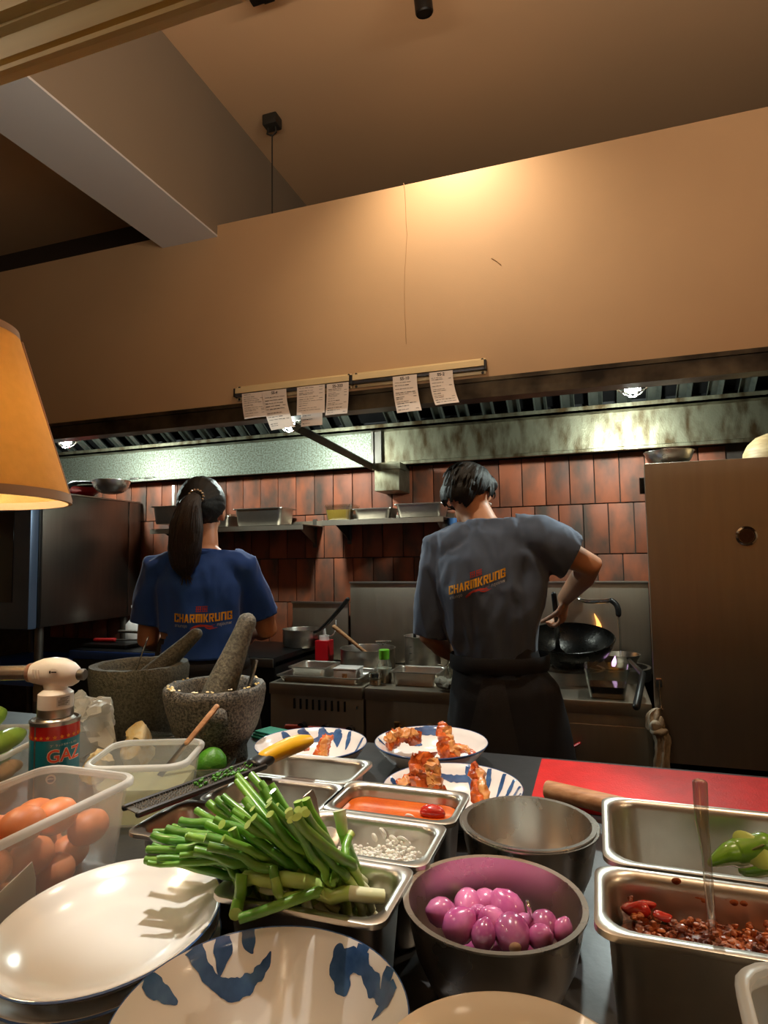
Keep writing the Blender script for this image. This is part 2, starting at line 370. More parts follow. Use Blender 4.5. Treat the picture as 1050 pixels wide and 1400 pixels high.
def text_geo(s, size, bold=0., sx=1., maxe=None):
    cu = bpy.data.curves.new('t', 'FONT'); cu.body = s; cu.size = size; cu.align_x = 'CENTER'; cu.offset = bold; cu.resolution_u = 3
    o = bpy.data.objects.new('t', cu); COL.objects.link(o)
    dg = bpy.context.evaluated_depsgraph_get(); me = bpy.data.meshes.new_from_object(o.evaluated_get(dg))
    bm = bmesh.new(); bm.from_mesh(me); bmesh.ops.triangulate(bm, faces=bm.faces[:])
    if maxe:
        for _ in range(3):
            es = [e for e in bm.edges if e.calc_length() > maxe]
            if not es: break
            bmesh.ops.subdivide_edges(bm, edges=es, cuts=1); bmesh.ops.triangulate(bm, faces=bm.faces[:])
    bm.verts.index_update()
    r = ([(v.co.x*sx, v.co.y) for v in bm.verts], [[v.index for v in f.verts] for f in bm.faces])
    bm.free(); bpy.data.objects.remove(o); bpy.data.curves.remove(cu); bpy.data.meshes.remove(me); return r
def strip2(path, widths):
    """2d ribbon: returns verts, faces"""
    vs = []; fs = []; n = len(path)
    for i, (x, y) in enumerate(path):
        a = path[max(i-1, 0)]; b = path[min(i+1, n-1)]; dx, dy = b[0]-a[0], b[1]-a[1]; l = math.hypot(dx, dy) or 1
        w = widths[i]/2; vs += [(x-dy/l*w, y+dx/l*w), (x+dy/l*w, y-dx/l*w)]
        if i: fs.append((2*i-2, 2*i-1, 2*i+1, 2*i))
    return vs, fs
def smoothpath(pts, k=6):
    """Catmull-Rom through points (2d or 3d)"""
    P = [Vector(p) if len(p) == 3 else Vector((p[0], p[1], 0)) for p in pts]; out = []
    for i in range(len(P)-1):
        a, b, c, d = P[max(i-1, 0)], P[i], P[i+1], P[min(i+2, len(P)-1)]
        for j in range(k):
            t = j/k; out.append(.5*((2*b)+(c-a)*t+(2*a-5*b+4*c-d)*t*t+(3*b-a-3*c+d)*t**3))
    out.append(P[-1]); return [tuple(p[:len(pts[0])]) for p in out]
def lerp(a, b, t): return a+(b-a)*t
def resamp(vals, n):
    m = len(vals)-1; out = []
    for i in range(n):
        t = i/(n-1)*m; j = min(int(t), m-1); out.append(lerp(vals[j], vals[j+1], t-j))
    return out
def remesh(mb, voxel, smooth=3):
    me = bpy.data.meshes.new('tmp'); me.from_pydata(mb.v, [], mb.f); fixn(me)
    o = bpy.data.objects.new('tmp', me); COL.objects.link(o)
    md = o.modifiers.new('r', 'REMESH'); md.mode = 'VOXEL'; md.voxel_size = voxel
    if smooth: ms = o.modifiers.new('s', 'SMOOTH'); ms.iterations = smooth; ms.factor = .5
    dg = bpy.context.evaluated_depsgraph_get(); r = bpy.data.meshes.new_from_object(o.evaluated_get(dg))
    bpy.data.objects.remove(o); bpy.data.meshes.remove(me); r.polygons.foreach_set('use_smooth', [True]*len(r.polygons)); return r
def wrinkle(me, amp, scale, dirs=(1, 1, .35), seed=0., mask=None):
    bm = bmesh.new(); bm.from_mesh(me); bm.normal_update(); o = Vector((seed, seed*2, -seed))
    for v in bm.verts:
        q = Vector((v.co.x*dirs[0], v.co.y*dirs[1], v.co.z*dirs[2]))*scale+o
        q += noise.noise_vector(q*.5)*.6
        a = 1-abs(noise.noise(q)*2); a2 = noise.noise(q*2.3)
        v.co += v.normal*(amp*(a-.5+.4*a2))*(mask(v.co) if mask else 1)
    bm.to_mesh(me); bm.free(); me.polygons.foreach_set('use_smooth', [True]*len(me.polygons))
# ------------------------------------------------------------------ the room
XL, XR, YF = -4.4, 1.9, -2.6
struct('floor', box(XL, XR, YF, WALLY, -.1, 0), 'floor')
struct('ceiling', box(XL, XR, YF, WALLY+.3, CEIL, CEIL+.1), 'ceil')
struct('wall_left', box(XL-.1, XL, YF, WALLY+.3, 0, CEIL), 'tan')
struct('wall_right', box(XR, XR+.1, YF, WALLY+.3, 0, CEIL), 'tan')
struct('wall_front', box(XL, XR, YF-.1, YF, 0, CEIL), 'tan')
wb = struct('wall_back', box(XL, XR, WALLY, WALLY+.1, 0, CEIL), 'grout')
# quarry tiles, one object each
TW, TH = .1155, .245
tm = MB().box(-.0555, .0555, -.010, 0, .002, TH-.003, .0025).mesh('tile', 'tile', True, 30)
for r in range(4):
    z = 1.651-TH*3+r*TH
    x0 = -.342+(0 if r % 2 == 1 else -TW/2)
    for k in range(-28, 8):
        x = x0+k*TW+TW/2
        if x < -3.45 or x > .55: continue
        t = link('tile', tm, wb); t.location = (x, WALLY-.0005-rnd.random()*.0015, z)
        t.rotation_euler = (rnd.uniform(-.004, .004), 0, rnd.uniform(-.006, .006))
# bulkhead over the hood
bk = struct('wall_bulkhead', box(XL, XR, BULKY, BULKY+.09, 2.045, 2.83), 'tan')
struct('trim_bulkhead', box(XL, XR, BULKY-.004, BULKY+.1, 2.030, 2.045), 'hoodlip')
mb = MB(); cr = smoothpath([(552, 250), (556, 320), (553, 400), (556, 470)], 5)   # hairline crack in the plaster
pts = [W(x+rnd.uniform(-.6, .6), y, y=BULKY-.0008) for x, y in cr]
mb.tube(pts, .0011, 4); pts = [W(x, y, y=BULKY-.0008) for x, y in ((672, 353), (679, 357), (685, 362))]; mb.tube(pts, .0016, 4)
mb.build('crack', mat('plaster_crack', C(158, 124, 86), .8), bk)
# concrete beam running to the back wall
bx0 = W(211, 30, z=CEIL).x
p = W(25, 93, x=bx0); zb = p.z
bl = W(0, 180, z=zb).x
struct('ceiling_beam', box(bl, bx0, YF, WALLY+.0, zb+.004, CEIL), 'beam_shade')  # sides coloured darker to stand in for their shade
struct('beam_lit_underside', box(bl, bx0, YF, WALLY, zb-.004, zb+.004), 'grey')  # thin sheet added so the underside keeps a lighter, lit tone
struct('ceiling_lower', box(XL, bl-.05, 1.0, WALLY, 3.12, CEIL), 'ceil')
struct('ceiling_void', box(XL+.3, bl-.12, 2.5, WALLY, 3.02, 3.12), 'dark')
# pelmet / lintel above the guests' side of the pass
mo = Vector((0, .42, 0)); zb2 = W(0, 100, y=.42).z
prof = [(.432, 0), (.424, 0), (.420, .002), (.420, .007), (.426, .009), (.426, .012), (.420, .014), (.418, .034), (.412, .038), (.412, .041), (.404, .044), (.402, .062), (.408, .065), (.408, .069), (.398, .073), (.396, .12), (.384, .128), (.384, .16), (.40, .17), (.40, .26), (.432, .26)]
mb = MB(); mb.loft([[(x, a, zb2+b) for a, b in prof] for x in (-2.6, 1.6)]); struct('trim_lintel', mb, 'trim')
struct('fill_light_ledge', box(-.9, 1.4, .402, .430, zb2+.26, zb2+.268), 'dsteel')  # made-up ledge under the added ceiling fill light
# wire hanger
a = W(372, 160, z=CEIL); t = thing('wire_hanger', 'dark steel ceiling bracket with a thin wire dropping behind the bulkhead', 'hanger', (a.x, a.y, CEIL))
box(-.035, .035, -.03, .03, -.05, 0, .006).build('bracket', 'tire', t)
mb = MB(); mb.tube([(-.02, 0, -.05), (-.024, 0, -.075), (0, 0, -.09), (.02, 0, -.075), (.016, 0, -.05)], .005, 8); mb.build('hook', 'tire', t)
mb = MB(); mb.tube([(0, 0, -.085), (0, 0, -.735)], .0032, 8); mb.build('wire', 'tire', t)
# track spots
SPL = ['black cylinder spotlight shining on the pass counter', 'black cylinder spotlight close to the bulkhead above the ticket rails',
       'black cylinder spotlight washing the far end of the bulkhead', 'black cylinder spotlight over the red cutting board']
for (p, tg, e, c, cn, bl_), lb in zip(SPOTS, SPL):
    t = thing('track_spotlight', lb, 'spotlight', (p[0], p[1], CEIL), 0, 'ceiling track spotlights')
    P = Vector(p); d = (Vector(tg)-P).normalized()
    mb = MB(); mb.tube([P-d*.09, P+d*.065], .030, 24); mb.tube([P+d*.065, P+d*.07], [.030, .027], 24, cap=False)
    mb.build('housing', 'black', t, world=True)
    mb = MB(); mb.tube([P-d*.05, Vector((p[0], p[1], CEIL-.03))], .008, 8); mb.build('stem', 'black', t, world=True)
    box(-.02, .02, -.09, .09, -.03, 0, .003).build('track_adapter', 'black', t)
a = W(365, -8, z=3.3)
t = thing('track_adapter_box', 'small black driver box of the track lighting on the ceiling', 'fixture', (a.x, a.y, CEIL))
box(-.07, .07, -.03, .03, -.10, 0, .004).build('box', 'black', t); box(-.02, .02, -.02, .02, -.115, -.1, .003).build('cap', 'black', t)

for g, lb in zip(FILL_GLOBES, ('round white fill globe added over the dining side, near the egg tub', 'round white fill globe added over the dining side, near the chili pan')):
    t = thing('fill_globe', lb, 'lamp', g, 0, 'added fill globes on the dining side')
    MB().ell((0, 0, 0), (.12, .12, .12), 24, 16).build('globe', emat('fill_globe_glow', (1, .8, .55, 1), 3), t)
    mb = MB(); mb.tube([(0, 0, .11), (0, 0, CEIL-g[2])], .005, 8); mb.build('cord', 'blackp', t)
# ------------------------------------------------------------------ range hood
hx0, hx1 = -4.2, 1.6
h = thing('range_hood', 'long greasy galvanised extractor hood under the tan bulkhead', 'range hood', (-1.3, 2.7, 1.89))
mb = MB(); mb.box(hx0, hx1, BULKY+.004, BULKY+.03, 1.972, 2.03); mb.box(hx0, hx1, BULKY+.03, BULKY+.075, 1.972, 1.985)
mb.build('front_lip', 'hoodlip', h, False, world=True)
xj = W(515, 620, y=3.1).x
for x0, x1, m in ((hx0, xj-.022, 'galv'), (xj+.03, hx1, 'galv2')):
    mb = MB(); mb.box(x0, x1, 3.10, 3.115, 1.90, 2.075); p_ = mb.build('back_panel', m, h, False, world=True)
    mb = MB(); mb.box(x0, x1, 3.082, 3.10, 1.888, 1.906, .003); mb.build('bottom_lip', m, p_, False)
mb = MB(); mb.box(xj-.022, xj+.03, 3.09, 3.112, 1.905, 2.09); mb.box(xj-.024, xj-.012, 3.08, 3.11, 1.905, 2.09); mb.box(xj+.02, xj+.032, 3.08, 3.11, 1.905, 2.09)
mb.build('joint_cover', 'dsteel', h, False, world=True)
mb = MB(); mb.box(hx0, hx1, 3.035, 3.10, 2.072, 2.082); mb.box(hx0, hx1, 3.035, 3.043, 2.072, 2.10); mb.build('grease_gutter', 'galv2', h, False, world=True)
mb = MB(); mb.box(hx0, hx1, BULKY+.10, WALLY-.001, 2.62, 2.64); mb.box(hx0, hx1, 3.115, WALLY-.014, 1.90, 2.62); mb.box(hx0, hx1, BULKY+.092, BULKY+.1, 2.05, 2.62)
mb.build('plenum', 'black', h, False, world=True)
# baffle filters: sloping V channels from the gutter up to the front
A = Vector((0, 3.06, 2.095)); B = Vector((0, 2.36, 2.52)); dv = (B-A); nv = Vector((0, -dv.z, dv.y)).normalized()
bm_ = MB()
cs = [(-.034, .0), (-.030, -.018), (.012, -.018), (.030, .006), (.027, .008), (.011, -.015), (-.028, -.015), (-.031, .001)]
bm_.loft([[tuple(Vector((c[0], 0, 0))+(-nv)*(-c[1])+q) for c in cs] for q in (Vector((0, 0, 0)), dv)])
bme = bm_.mesh('baffle', 'baffle', False)
k = 0
x = hx0+.6
while x < 1.05:
    if abs(x-xj) > .06:
        o = link('baffle', bme, h); o.location = Vector((x, A.y, A.z))-h.location
    x += .125; k += 1
mb = MB(); mb.box(hx0, hx1, 2.30, 2.36, 2.50, 2.54); mb.build('filter_rail', 'dsteel', h, False, world=True)
mb = MB(); mb.tube([A+Vector((0, .05, .05)), B+Vector((0, .05, .06))], .001, 4)
mb = MB(); mb.loft([[(x, A.y+.03, A.z+.03), (x, B.y+.03, B.z+.05), (x, B.y+.03, B.z+.06), (x, A.y+.03, A.z+.04)] for x in (hx0, hx1)]); mb.build('filter_backing', 'black', h, False, world=True)
# cross strut and duct box
p0 = W(405, 584, y=2.27); p1 = W(514, 641, y=3.09)
mb = MB(); d = (p1-p0); mb.tube([p0, p1], [(.020, .026)]*2, 4); mb.build('cross_strut', 'hoodlip', h, False, world=True)
a = W(512, 640, y=3.0); b = W(546, 668, y=3.0)
mb = MB(); mb.box(a.x, b.x, 3.0, WALLY-.012, 1.745, 1.887, .002); mb.box(a.x-.008, b.x+.008, 2.992, 3.1, 1.855, 1.887); mb.build('bracket_box', 'galv2', h, False, world=True)
# caged lamps in the hood
HL = [W(865, 541, y=2.62), W(395, 589, y=2.62), W(90, 611, y=2.62)]
for q, lb in zip(HL, ('round caged hood lamp above the tall steel cabinet', 'round caged hood lamp behind the hanging receipts', 'round caged hood lamp above the combi oven')):
    t = thing('hood_lamp', lb, 'lamp', (q.x, q.y, q.z+.06), 0, 'caged lamps inside the hood')
    MB().lathe([(0, .012), (.055, .012), (.062, 0), (.058, -.004), (0, -.004)], 24).build('base', 'dsteel', t)
    MB().lathe([(0, -.052), (.018, -.048), (.030, -.034), (.030, -.018), (.018, -.004), (0, -.004)], 20).build('bulb', 'bulb', t)
    mb = MB()
    mb.tube([(.056*math.cos(a_), .056*math.sin(a_), -.03) for a_ in [2*PI*i/20 for i in range(21)]], .003, 6)
    for a_ in (0, PI/3, 2*PI/3):
        mb.tube([(.058*math.cos(a_)*math.cos(b_), .058*math.sin(a_)*math.cos(b_), -.002-.062*math.sin(b_)) for b_ in [PI*i/12 for i in range(13)]], .0025, 6)
    mb.build('cage', 'chrome', t)
    l = lamp('POINT', 'hood_lamp_light', (q.x, q.y, q.z-.035), 24, COOL, None, .03)
a = W(618, 540, y=2.6)
# small vents stuck on the left hood panel
for (px_, py_) in ((183, 655), (203, 654)):
    q = W(px_, py_, y=3.082); MB().box(-.035, .035, -.014, 0, -.010, .010, .006).build('drip_cup', 'dsteel', h, loc=Vector((q.x, 3.096, q.z+.0))-h.location)

# ------------------------------------------------------------------ ticket rails and receipts
zt = 2.085
for x0, x1, lb in ((-1.378, -.868, 'cream wall-mounted ticket rail holding the crowded receipts, with black screws'), (-.862, -.350, 'cream wall-mounted ticket rail holding two receipts, with black screws')):
    t = thing('ticket_rail', lb, 'ticket rail', ((x0+x1)/2, BULKY, zt), 0, 'ticket rails on the bulkhead')
    w = (x1-x0)/2
    box(-w, w, -.006, 0, -.030, .030, .004).build('back_plate', 'rail', t)
    mb = MB(); mb.loft([[(x, -.006, .024), (x, -.024, .018), (x, -.026, -.004), (x, -.006, -.006)] for x in (-w+.004, w-.004)]); mb.build('roller_cover', 'rail', t, False)
    box(-w+.004, w-.004, -.023, -.006, -.017, -.006, .002).build('roller_strip', 'railgrey', t)
    for sx in (-1, 1): box(sx*w-.004, sx*w+.004, -.027, 0, -.018, .018, .002).build('end_cap', 'blackp', t)
    for sx in (-w+.012, w-.012):
        for sz in (.024, -.024):
            MB().lathe([(0, 0), (.0055, 0), (.0045, .003), (0, .0035)], 10, Matrix.Rotation(PI/2, 4, 'X')).build('screw', 'blackp', t, loc=(sx, -.006, sz))
def receipt(px0, px1, py0, py1, tilt, curl, head, label, yo=0., seed=1):
    r_ = random.Random(seed)
    a = W(px0, py0, y=BULKY-.024); b = W(px1, py0, y=BULKY-.024); w = b.x-a.x; hgt = a.z-W(px0, py1, y=BULKY-.024).z
    zt_ = 2.0765
    hgt = max(hgt, .06)
    def S(u, v):   # u 0..1 across, v 0..1 down
        s_ = v*v
        return Vector((a.x+u*w+tilt*s_, BULKY-.0255-yo-curl*s_-.004*math.sin(u*PI)*v, zt_-v*hgt-.014*(1-u)*0-abs(tilt)*.12*v*(1-u)))
    mb = MB(); nu, nv_ = 4, 12
    vs = [tuple(S(i/nu, j/nv_)) for j in range(nv_+1) for i in range(nu+1)]; vs2 = [(x, y+.0004, z) for x, y, z in vs]
    fs = [(j*(nu+1)+i, j*(nu+1)+i+1, (j+1)*(nu+1)+i+1, (j+1)*(nu+1)+i) for j in range(nv_) for i in range(nu)]
    base = Vector((a.x+w/2, BULKY-.0255-yo, zt_))
    t = thing('receipt', label, 'receipt', base, 0, 'order receipts on the ticket rails')
    mb.add(vs, fs); mb.build('paper', 'paper', t, world=True)
    pm = MB()
    def ln(u0, u1, v, th=.010):
        q = [S(u0, v), S(u1, v), S(u1, v+th), S(u0, v+th)]; pm.add([tuple(p_+Vector((0, -.0006, 0))) for p_ in q], [(0, 1, 2, 3)])
    v = .17
    if not head: v = .05
    while v < .93:
        u = .08; e = .3+r_.random()*.55
        while u < e:
            l_ = r_.uniform(.06, .2); ln(u, min(u+l_, .92), v, .010 if r_.random() < .7 else .016); u += l_+.025
        if r_.random() < .3: ln(.8, .92, v, .012)
        v += r_.choice([.05, .075, .1])
    if head:
        tv, tf = text_geo(head, .016, .0004)
        pm.add([tuple(S(.5+x/w, 0)+Vector((0, -.0006-.0003, -.016+y))) for x, y in tv], tf)
    pm.build('print', 'ink', t, False, world=True)['kind'] = 'stuff'
receipt(331, 362, 541, 576, .02, .012, '', 'short curling order receipt at the far end of the crowded ticket rail', .0, 1)
receipt(360, 392, 538, 592, .05, .02, 'SS-4', 'long order receipt bent sideways at its foot on the crowded ticket rail', .003, 2)
receipt(412, 441, 533, 588, .004, .012, '', 'long order receipt tucked behind a wider one on the crowded ticket rail', .0, 3)
receipt(407, 445, 532, 571, .003, .01, '', 'wide creased order receipt hanging over a longer one', .0045, 4)
receipt(447, 477, 528, 571, -.004, .008, 'SS-203', 'straight order receipt headed with a long number beside the rail joint', .0, 5)
receipt(537, 570, 519, 570, .022, .02, 'SS-10', 'long order receipt with many printed lines on the two-receipt rail', .0, 6)
receipt(587, 619, 511, 557, .026, .02, 'SS-2', 'shorter order receipt nearest the end cap of the two-receipt rail', .0, 7)

# ------------------------------------------------------------------ pendant lamp at the pass
def pendant(lx_, ly_, label, watts):
    zb_, zt2 = 1.500, 1.755; rb_, rt_ = .172, .094; lc = Vector((lx_, ly_, 0))
    t = thing('pendant_lamp', label, 'lamp', (lc.x, lc.y, zb_), 0, 'amber pendant lamps along the pass')
    mb = MB(); n = 64
    mb.lathe([(rb_, 0), (rt_, zt2-zb_), (rt_-.003, zt2-zb_), (rb_-.003, 0), (rb_, 0)], n); sh = mb.build('lamp_shade', 'shade', t)
    for r_, z_ in ((rb_, 0), (rt_, zt2-zb_)):
        mb = MB(); mb.lathe([(r_+.0016, z_-.006), (r_+.0022-.003, z_+.008), (r_-.005, z_+.008), (r_-.004, z_-.006), (r_+.0016, z_-.006)], n); mb.build('binding', 'shadetrim', sh)
    for a_ in (PI*.305, PI*.97, PI*1.64):
        mb = MB(); mb.tube([((rb_+.002)*math.cos(a_), (rb_+.002)*math.sin(a_), 0), ((rt_+.002)*math.cos(a_), (rt_+.002)*math.sin(a_), zt2-zb_)], .0028, 6); mb.build('seam', 'shadetrim', sh)
    MB().lathe([(0, .06), (.022, .066), (.034, .09), (.030, .118), (.016, .14), (0, .145)], 20).build('bulb', 'warmbulb', t)
    MB().lathe([(0, .14), (.018, .14), (.018, .20), (.008, .21), (0, .21)], 16).build('socket', 'blackp', t)
    mb = MB(); mb.tube([(0, 0, .205), (0, 0, CEIL-zb_)], .004, 8); mb.build('cord', 'blackp', t)
    mb = MB()
    for a_ in (0, 2*PI/3, 4*PI/3): mb.tube([(0, 0, .2), (rt_*math.cos(a_), rt_*math.sin(a_), zt2-zb_-.004)], .0018, 6)
    mb.build('spider', 'chrome', t)
    lamp('POINT', 'pendant_bulb_light', (lc.x, lc.y, zb_+.10), watts, (1, .85, .56), None, .035)
pendant(-.918, .66, 'glowing amber linen cone pendant lamp hanging above the egg tub', 52)
pendant(.68, .56, 'glowing amber linen cone pendant lamp hanging beyond the chili paste pan', 40)
pendant(-.12, -.62, 'added amber linen cone lamp, unseen behind the guest seat, lighting the steel fronts', 46)  # extra lamp behind the camera, added to brighten steel facing it
# ------------------------------------------------------------------ cooking line
def steel_unit(name, label, cat, x0, x1, y0, y1, z0, z1, top='steelx', front='steelx', foot=.12):
    t = thing(name, label, cat, ((x0+x1)/2, y0, 0))
    mb = MB(); mb.box(x0, x1, y0, y1, foot, z1-.02, .004); body = mb.build('body', front, t, True, 30, world=True)
    mb = MB(); mb.box(x0, x1, y0-.015, y1, z1-.05, z1, .006); mb.build('worktop', top, t, True, 30, world=True)
    for lx in (x0+.05, x1-.05):
        for ly in (y0+.06, y1-.06): mb = MB(); mb.tube([(lx, ly, 0), (lx, ly, foot+.01)], .02, 10); mb.build('leg', 'dsteel', t, world=True)
    return t, body
SY, SZ = 2.52, .855
# slotted gas range
t, b = steel_unit('gas_range', 'steel gas range with slotted front and red lever taps, crowded with trays', 'range', -1.405, -.960, SY, 3.10, 0, SZ)
for k in range(9):
    x = -1.285+k*.030; box(-.004, .004, -.004, .004, -.022, .022, .001).build('vent_slot', 'black', b, loc=(x, SY-.002, .768))
for k, x in enumerate((-1.30, -1.19, -1.075)):
    mb = MB(); mb.tube([(0, 0, 0), (0, -.03, 0)], .018, 14); o = mb.build('tap', 'blackp', b, loc=(x+.06, SY-.002, .675))
    mb = MB(); mb.tube([(0, -.025, 0), (-.07, -.03, -.004)], [(.010, .008), (.013, .009)], 8, True); l = mb.build('tap_lever', 'orangegrip', t, loc=Vector((x+.06, SY, .675))-t.location)
MB().box(-.003, .003, -.012, .002, -.006, .006).build('bolt', 'chrome', b, loc=(-.985, SY-.003, .77))
# wok range
t, b = steel_unit('wok_range', 'long steel wok range with brass gas valves and a tall splashback', 'range', -.950, .172, SY, 3.10, 0, SZ)
for x in (-.80, -.66):
    mb = MB(); mb.tube([(0, 0, 0), (0, -.05, 0)], .010, 10); mb.lathe([(0, .0), (.016, 0), (.016, .03), (.010, .036), (.012, .06), (0, .062)], 12, TR(0, -.04, -.03)); mb.tube([(0, -.04, -.03), (0, -.04, -.09)], .008, 8)
    mb.build('gas_valve', 'brass', t, loc=Vector((x, SY, .70))-t.location)
box(-.12, .155, -.006, .003, .44, .765, .003).build('door', 'steelx', b, loc=(0, SY, 0))
box(-.04, .04, -.02, .003, .608, .623, .003).build('door_handle', 'chrome', t, loc=Vector((-.07, SY-.004, 0))-t.location)
mb = MB(); mb.tube([(0, 0, 0), (0, -.03, 0)], .010, 10); mb.lathe([(0, -.05), (.012, -.05), (.014, .04), (.008, .05), (0, .05)], 12, TR(0, -.03, 0))
mb.build('gas_valve', 'brass', t, loc=Vector((-.135, SY-.006, .69))-t.location)
mb = MB(); mb.tube([(0, -.04, 0), (.03, -.045, .02)], [(.006, .012)]*2, 8, True); mb.build('valve_lever', 'redplastic', t, loc=Vector((-.115, SY-.006, .685))-t.location)
x0 = W(479, 796, y=3.12).x
for xa, xb, zz in ((x0, .222, 1.272),):
    mb = MB(); mb.box(xa, xb, 3.115, 3.135, SZ, zz, .004); sp = mb.build('splashback', 'steelx', t, True, 30, world=True)
    mb = MB(); mb.box(xa, xb, 3.10, 3.14, zz-.004, zz+.006, .002); mb.build('splashback_edge', 'steel', sp, True, 30)
# ring burners with flames
for cx, cy in ((-.13, 2.90), (.06, 3.0)):
    mb = MB(); mb.lathe([(.135, SZ), (.150, SZ), (.150, SZ+.052), (.135, SZ+.052), (.135, SZ)], 36, TR(cx, cy, 0)); mb.build('burner_ring', 'steel', t, world=True)
def flame(loc, h, w, m, label, lean=.0, seed=1):
    mb = MB(); lp = []
    for i in range(9):
        s = i/8; r = w*(math.sin(PI*min(1, (s*.85+.12)))**.8)*(1-s*.75); lp.append([(r*math.cos(2*PI*k/10)+lean*s*s*h, r*.6*math.sin(2*PI*k/10), s*h) for k in range(10)])
    mb.loft(lp); mb.jitter(w*.35, 25, seed); return tag(mb.build('gas_flame', m, loc=loc), label, 'flame', 'flames around the wok')
# two left-hand counters: dark griddle station with blue film edges
t, b = steel_unit('griddle_station', 'dark griddle counter with blue-filmed steel edge behind the mortars', 'counter', -2.62, -1.425, 2.60, 3.10, 0, .95, top='black', front='black')
box(-2.62, -1.95, 2.578, 2.586, .905, .946, .003).build('edge_film', 'bluefilm', t, world=True)
box(-1.95, -1.425, 2.578, 2.586, .905, .946, .003).build('edge_strip', 'dsteel', t, world=True)
mb = MB(); mb.box(-1.60, -1.27, 3.115, 3.135, .86, 1.165, .004); mb.build('splashback', 'steelx', t, True, 30, world=True)
mb = MB(); mb.box(-1.60, -1.27, 3.10, 3.14, 1.160, 1.170, .002); mb.build('splashback_edge', 'steel', t, True, 30, world=True)
# combi oven on its stand
ox0, ox1, oy0, oy1 = -3.52, -2.68, 2.38, 3.17
t = thing('combi_oven', 'large stainless combi oven with a dark blue glass door, on a stand', 'oven', ((ox0+ox1)/2, oy0, 0))
z0, z1 = 1.075, 1.765
mb = MB(); mb.box(ox0, ox1, oy0+.06, oy1, z0, z1, .006); bd = mb.build('body', 'ovensteel', t, True, 30, world=True)
box(ox1-.0005, ox1+.003, oy0+.07, oy1-.12, z0+.01, z1-.006, .001).build('side_panel', 'ovensteel', bd)
box(ox1-.0005, ox1+.004, oy1-.10, oy1-.002, z0+.01, z1-.002, .001).build('rear_cover', 'ovensteel', bd)
mb = MB(); mb.box(ox0, ox1+.002, oy0+.06, oy1, z1, z1+.008, .002); mb.build('top_edge', 'steel', bd)
mb = MB(); mb.box(ox0, ox1-.002, oy0, oy0+.055, z0-.005, z1+.005, .012); dr = mb.build('door', mat('oven_door_frame', C(96, 112, 138), .34, .45, var=.15, vscale=4), t, True, 30, world=True)
mb = MB(); mb.box(ox0+.12, ox1-.11, oy0-.004, oy0+.004, z0+.13, z1-.10, .003); mb.build('glass', 'ovenglass', dr)
mb = MB(); mb.box(ox1-.018, ox1+.001, oy0+.05, oy0+.068, z0, z1, .002); mb.build('hinge_seam', 'black', bd)
for lx in (ox0+.05, ox1-.06):
    for ly in (oy0+.12, oy1-.06): mb = MB(); mb.tube([(lx, ly, 0), (lx, ly, z0+.002)], .022, 10); mb.build('leg', 'dsteel', t, world=True)
mb = MB(); mb.box(ox0, ox1-.03, oy0+.08, oy1-.02, .80, .83); mb.build('stand_shelf', 'bluefilm', t, False, world=True)
mb = MB(); mb.box(ox0, ox1-.03, oy0+.07, oy0+.085, .78, .84); mb.build('stand_rail', 'bluefilm', t, False, world=True)
# tall steel cabinet on the right
cx0, cx1, cy0, cy1 = .182, 1.05, 2.45, 3.08
t = thing('steel_cabinet', 'tall brushed stainless cabinet with a round gauge beside the wok range', 'cabinet', ((cx0+cx1)/2, cy0, 0))
z0, z1 = .665, 1.732
mb = MB(); mb.box(cx0+.046, cx1, cy0+.03, cy1, z0, z1, .004); bd = mb.build('body', 'steelx', t, True, 30, world=True)
mb = MB(); mb.box(cx0-.004, cx1, cy0, cy0+.028, z0, z1, .005); dr = mb.build('door', 'steelx', t, True, 30, world=True)
g = W(1020, 733, y=cy0)
MB().lathe([(0, 0), (.034, 0), (.034, .008), (.028, .012), (.025, .006), (0, .006)], 28, Matrix.Rotation(PI/2, 4, 'X')).build('gauge', 'chrome', dr, loc=(g.x, cy0, g.z))
MB().lathe([(0, .0065), (.024, .0065), (.024, .0075), (.008, .0075), (.006, .010), (0, .010)], 28, Matrix.Rotation(PI/2, 4, 'X')).build('gauge_face', mat('gauge_face', C(66, 40, 30), .3), dr, loc=(g.x, cy0, g.z))
box(-.014, .004, -.012, .012, -.03, .03, .003).build('hinge', 'blackp', t, loc=Vector((cx0-.006, cy0+.04, 1.655))-t.location)
for lx in (cx0+.06, cx1-.06):
    for ly in (cy0+.08, cy1-.06): mb = MB(); mb.tube([(lx, ly, 0), (lx, ly, z0+.002)], .025, 10); mb.build('leg', 'black', t, world=True)
mb = MB(); mb.box(cx0+.05, cx1, cy0+.03, cy1, .10, .55, .004); mb.build('lower_drawer', 'black', t, True, 30, world=True)
# towel on its hook
q = W(901, 935, y=cy0-.004)
t = thing('towel_hook', 'small chrome hook on the edge of the tall steel cabinet', 'hook', (q.x, cy0, q.z))
mb = MB(); mb.box(-.010, .010, -.004, 0, -.012, .02, .002); mb.tube(smoothpath([(0, -.004, .01), (0, -.006, -.04), (.003, -.010, -.080), (.004, -.022, -.092), (.004, -.030, -.08)], 4), .003, 8); mb.build('hook', 'chrome', t)
mb = MB(); lp = []; P_ = [(898, 968, .010), (893, 980, .022), (897, 996, .026), (905, 1008, .024), (906, 1020, .020), (905, 1036, .021), (905, 1060, .024), (906, 1095, .026)]
cen = smoothpath([tuple(W(a_, b_, y=cy0-.035)) for a_, b_, _ in P_], 4); rr_ = resamp([r for *_, r in P_], len(cen))
lo = []
for i, (p_, r) in enumerate(zip(cen, rr_)):
    lo.append([(p_[0]+r*math.cos(2*PI*k/40)*(1+.22*math.sin(6*2*PI*k/40+i*.16)), p_[1]+r*.62*math.sin(2*PI*k/40)*(1+.30*math.sin(5*2*PI*k/40+i*.12)), p_[2]) for k in range(40)])
mb.loft(lo)
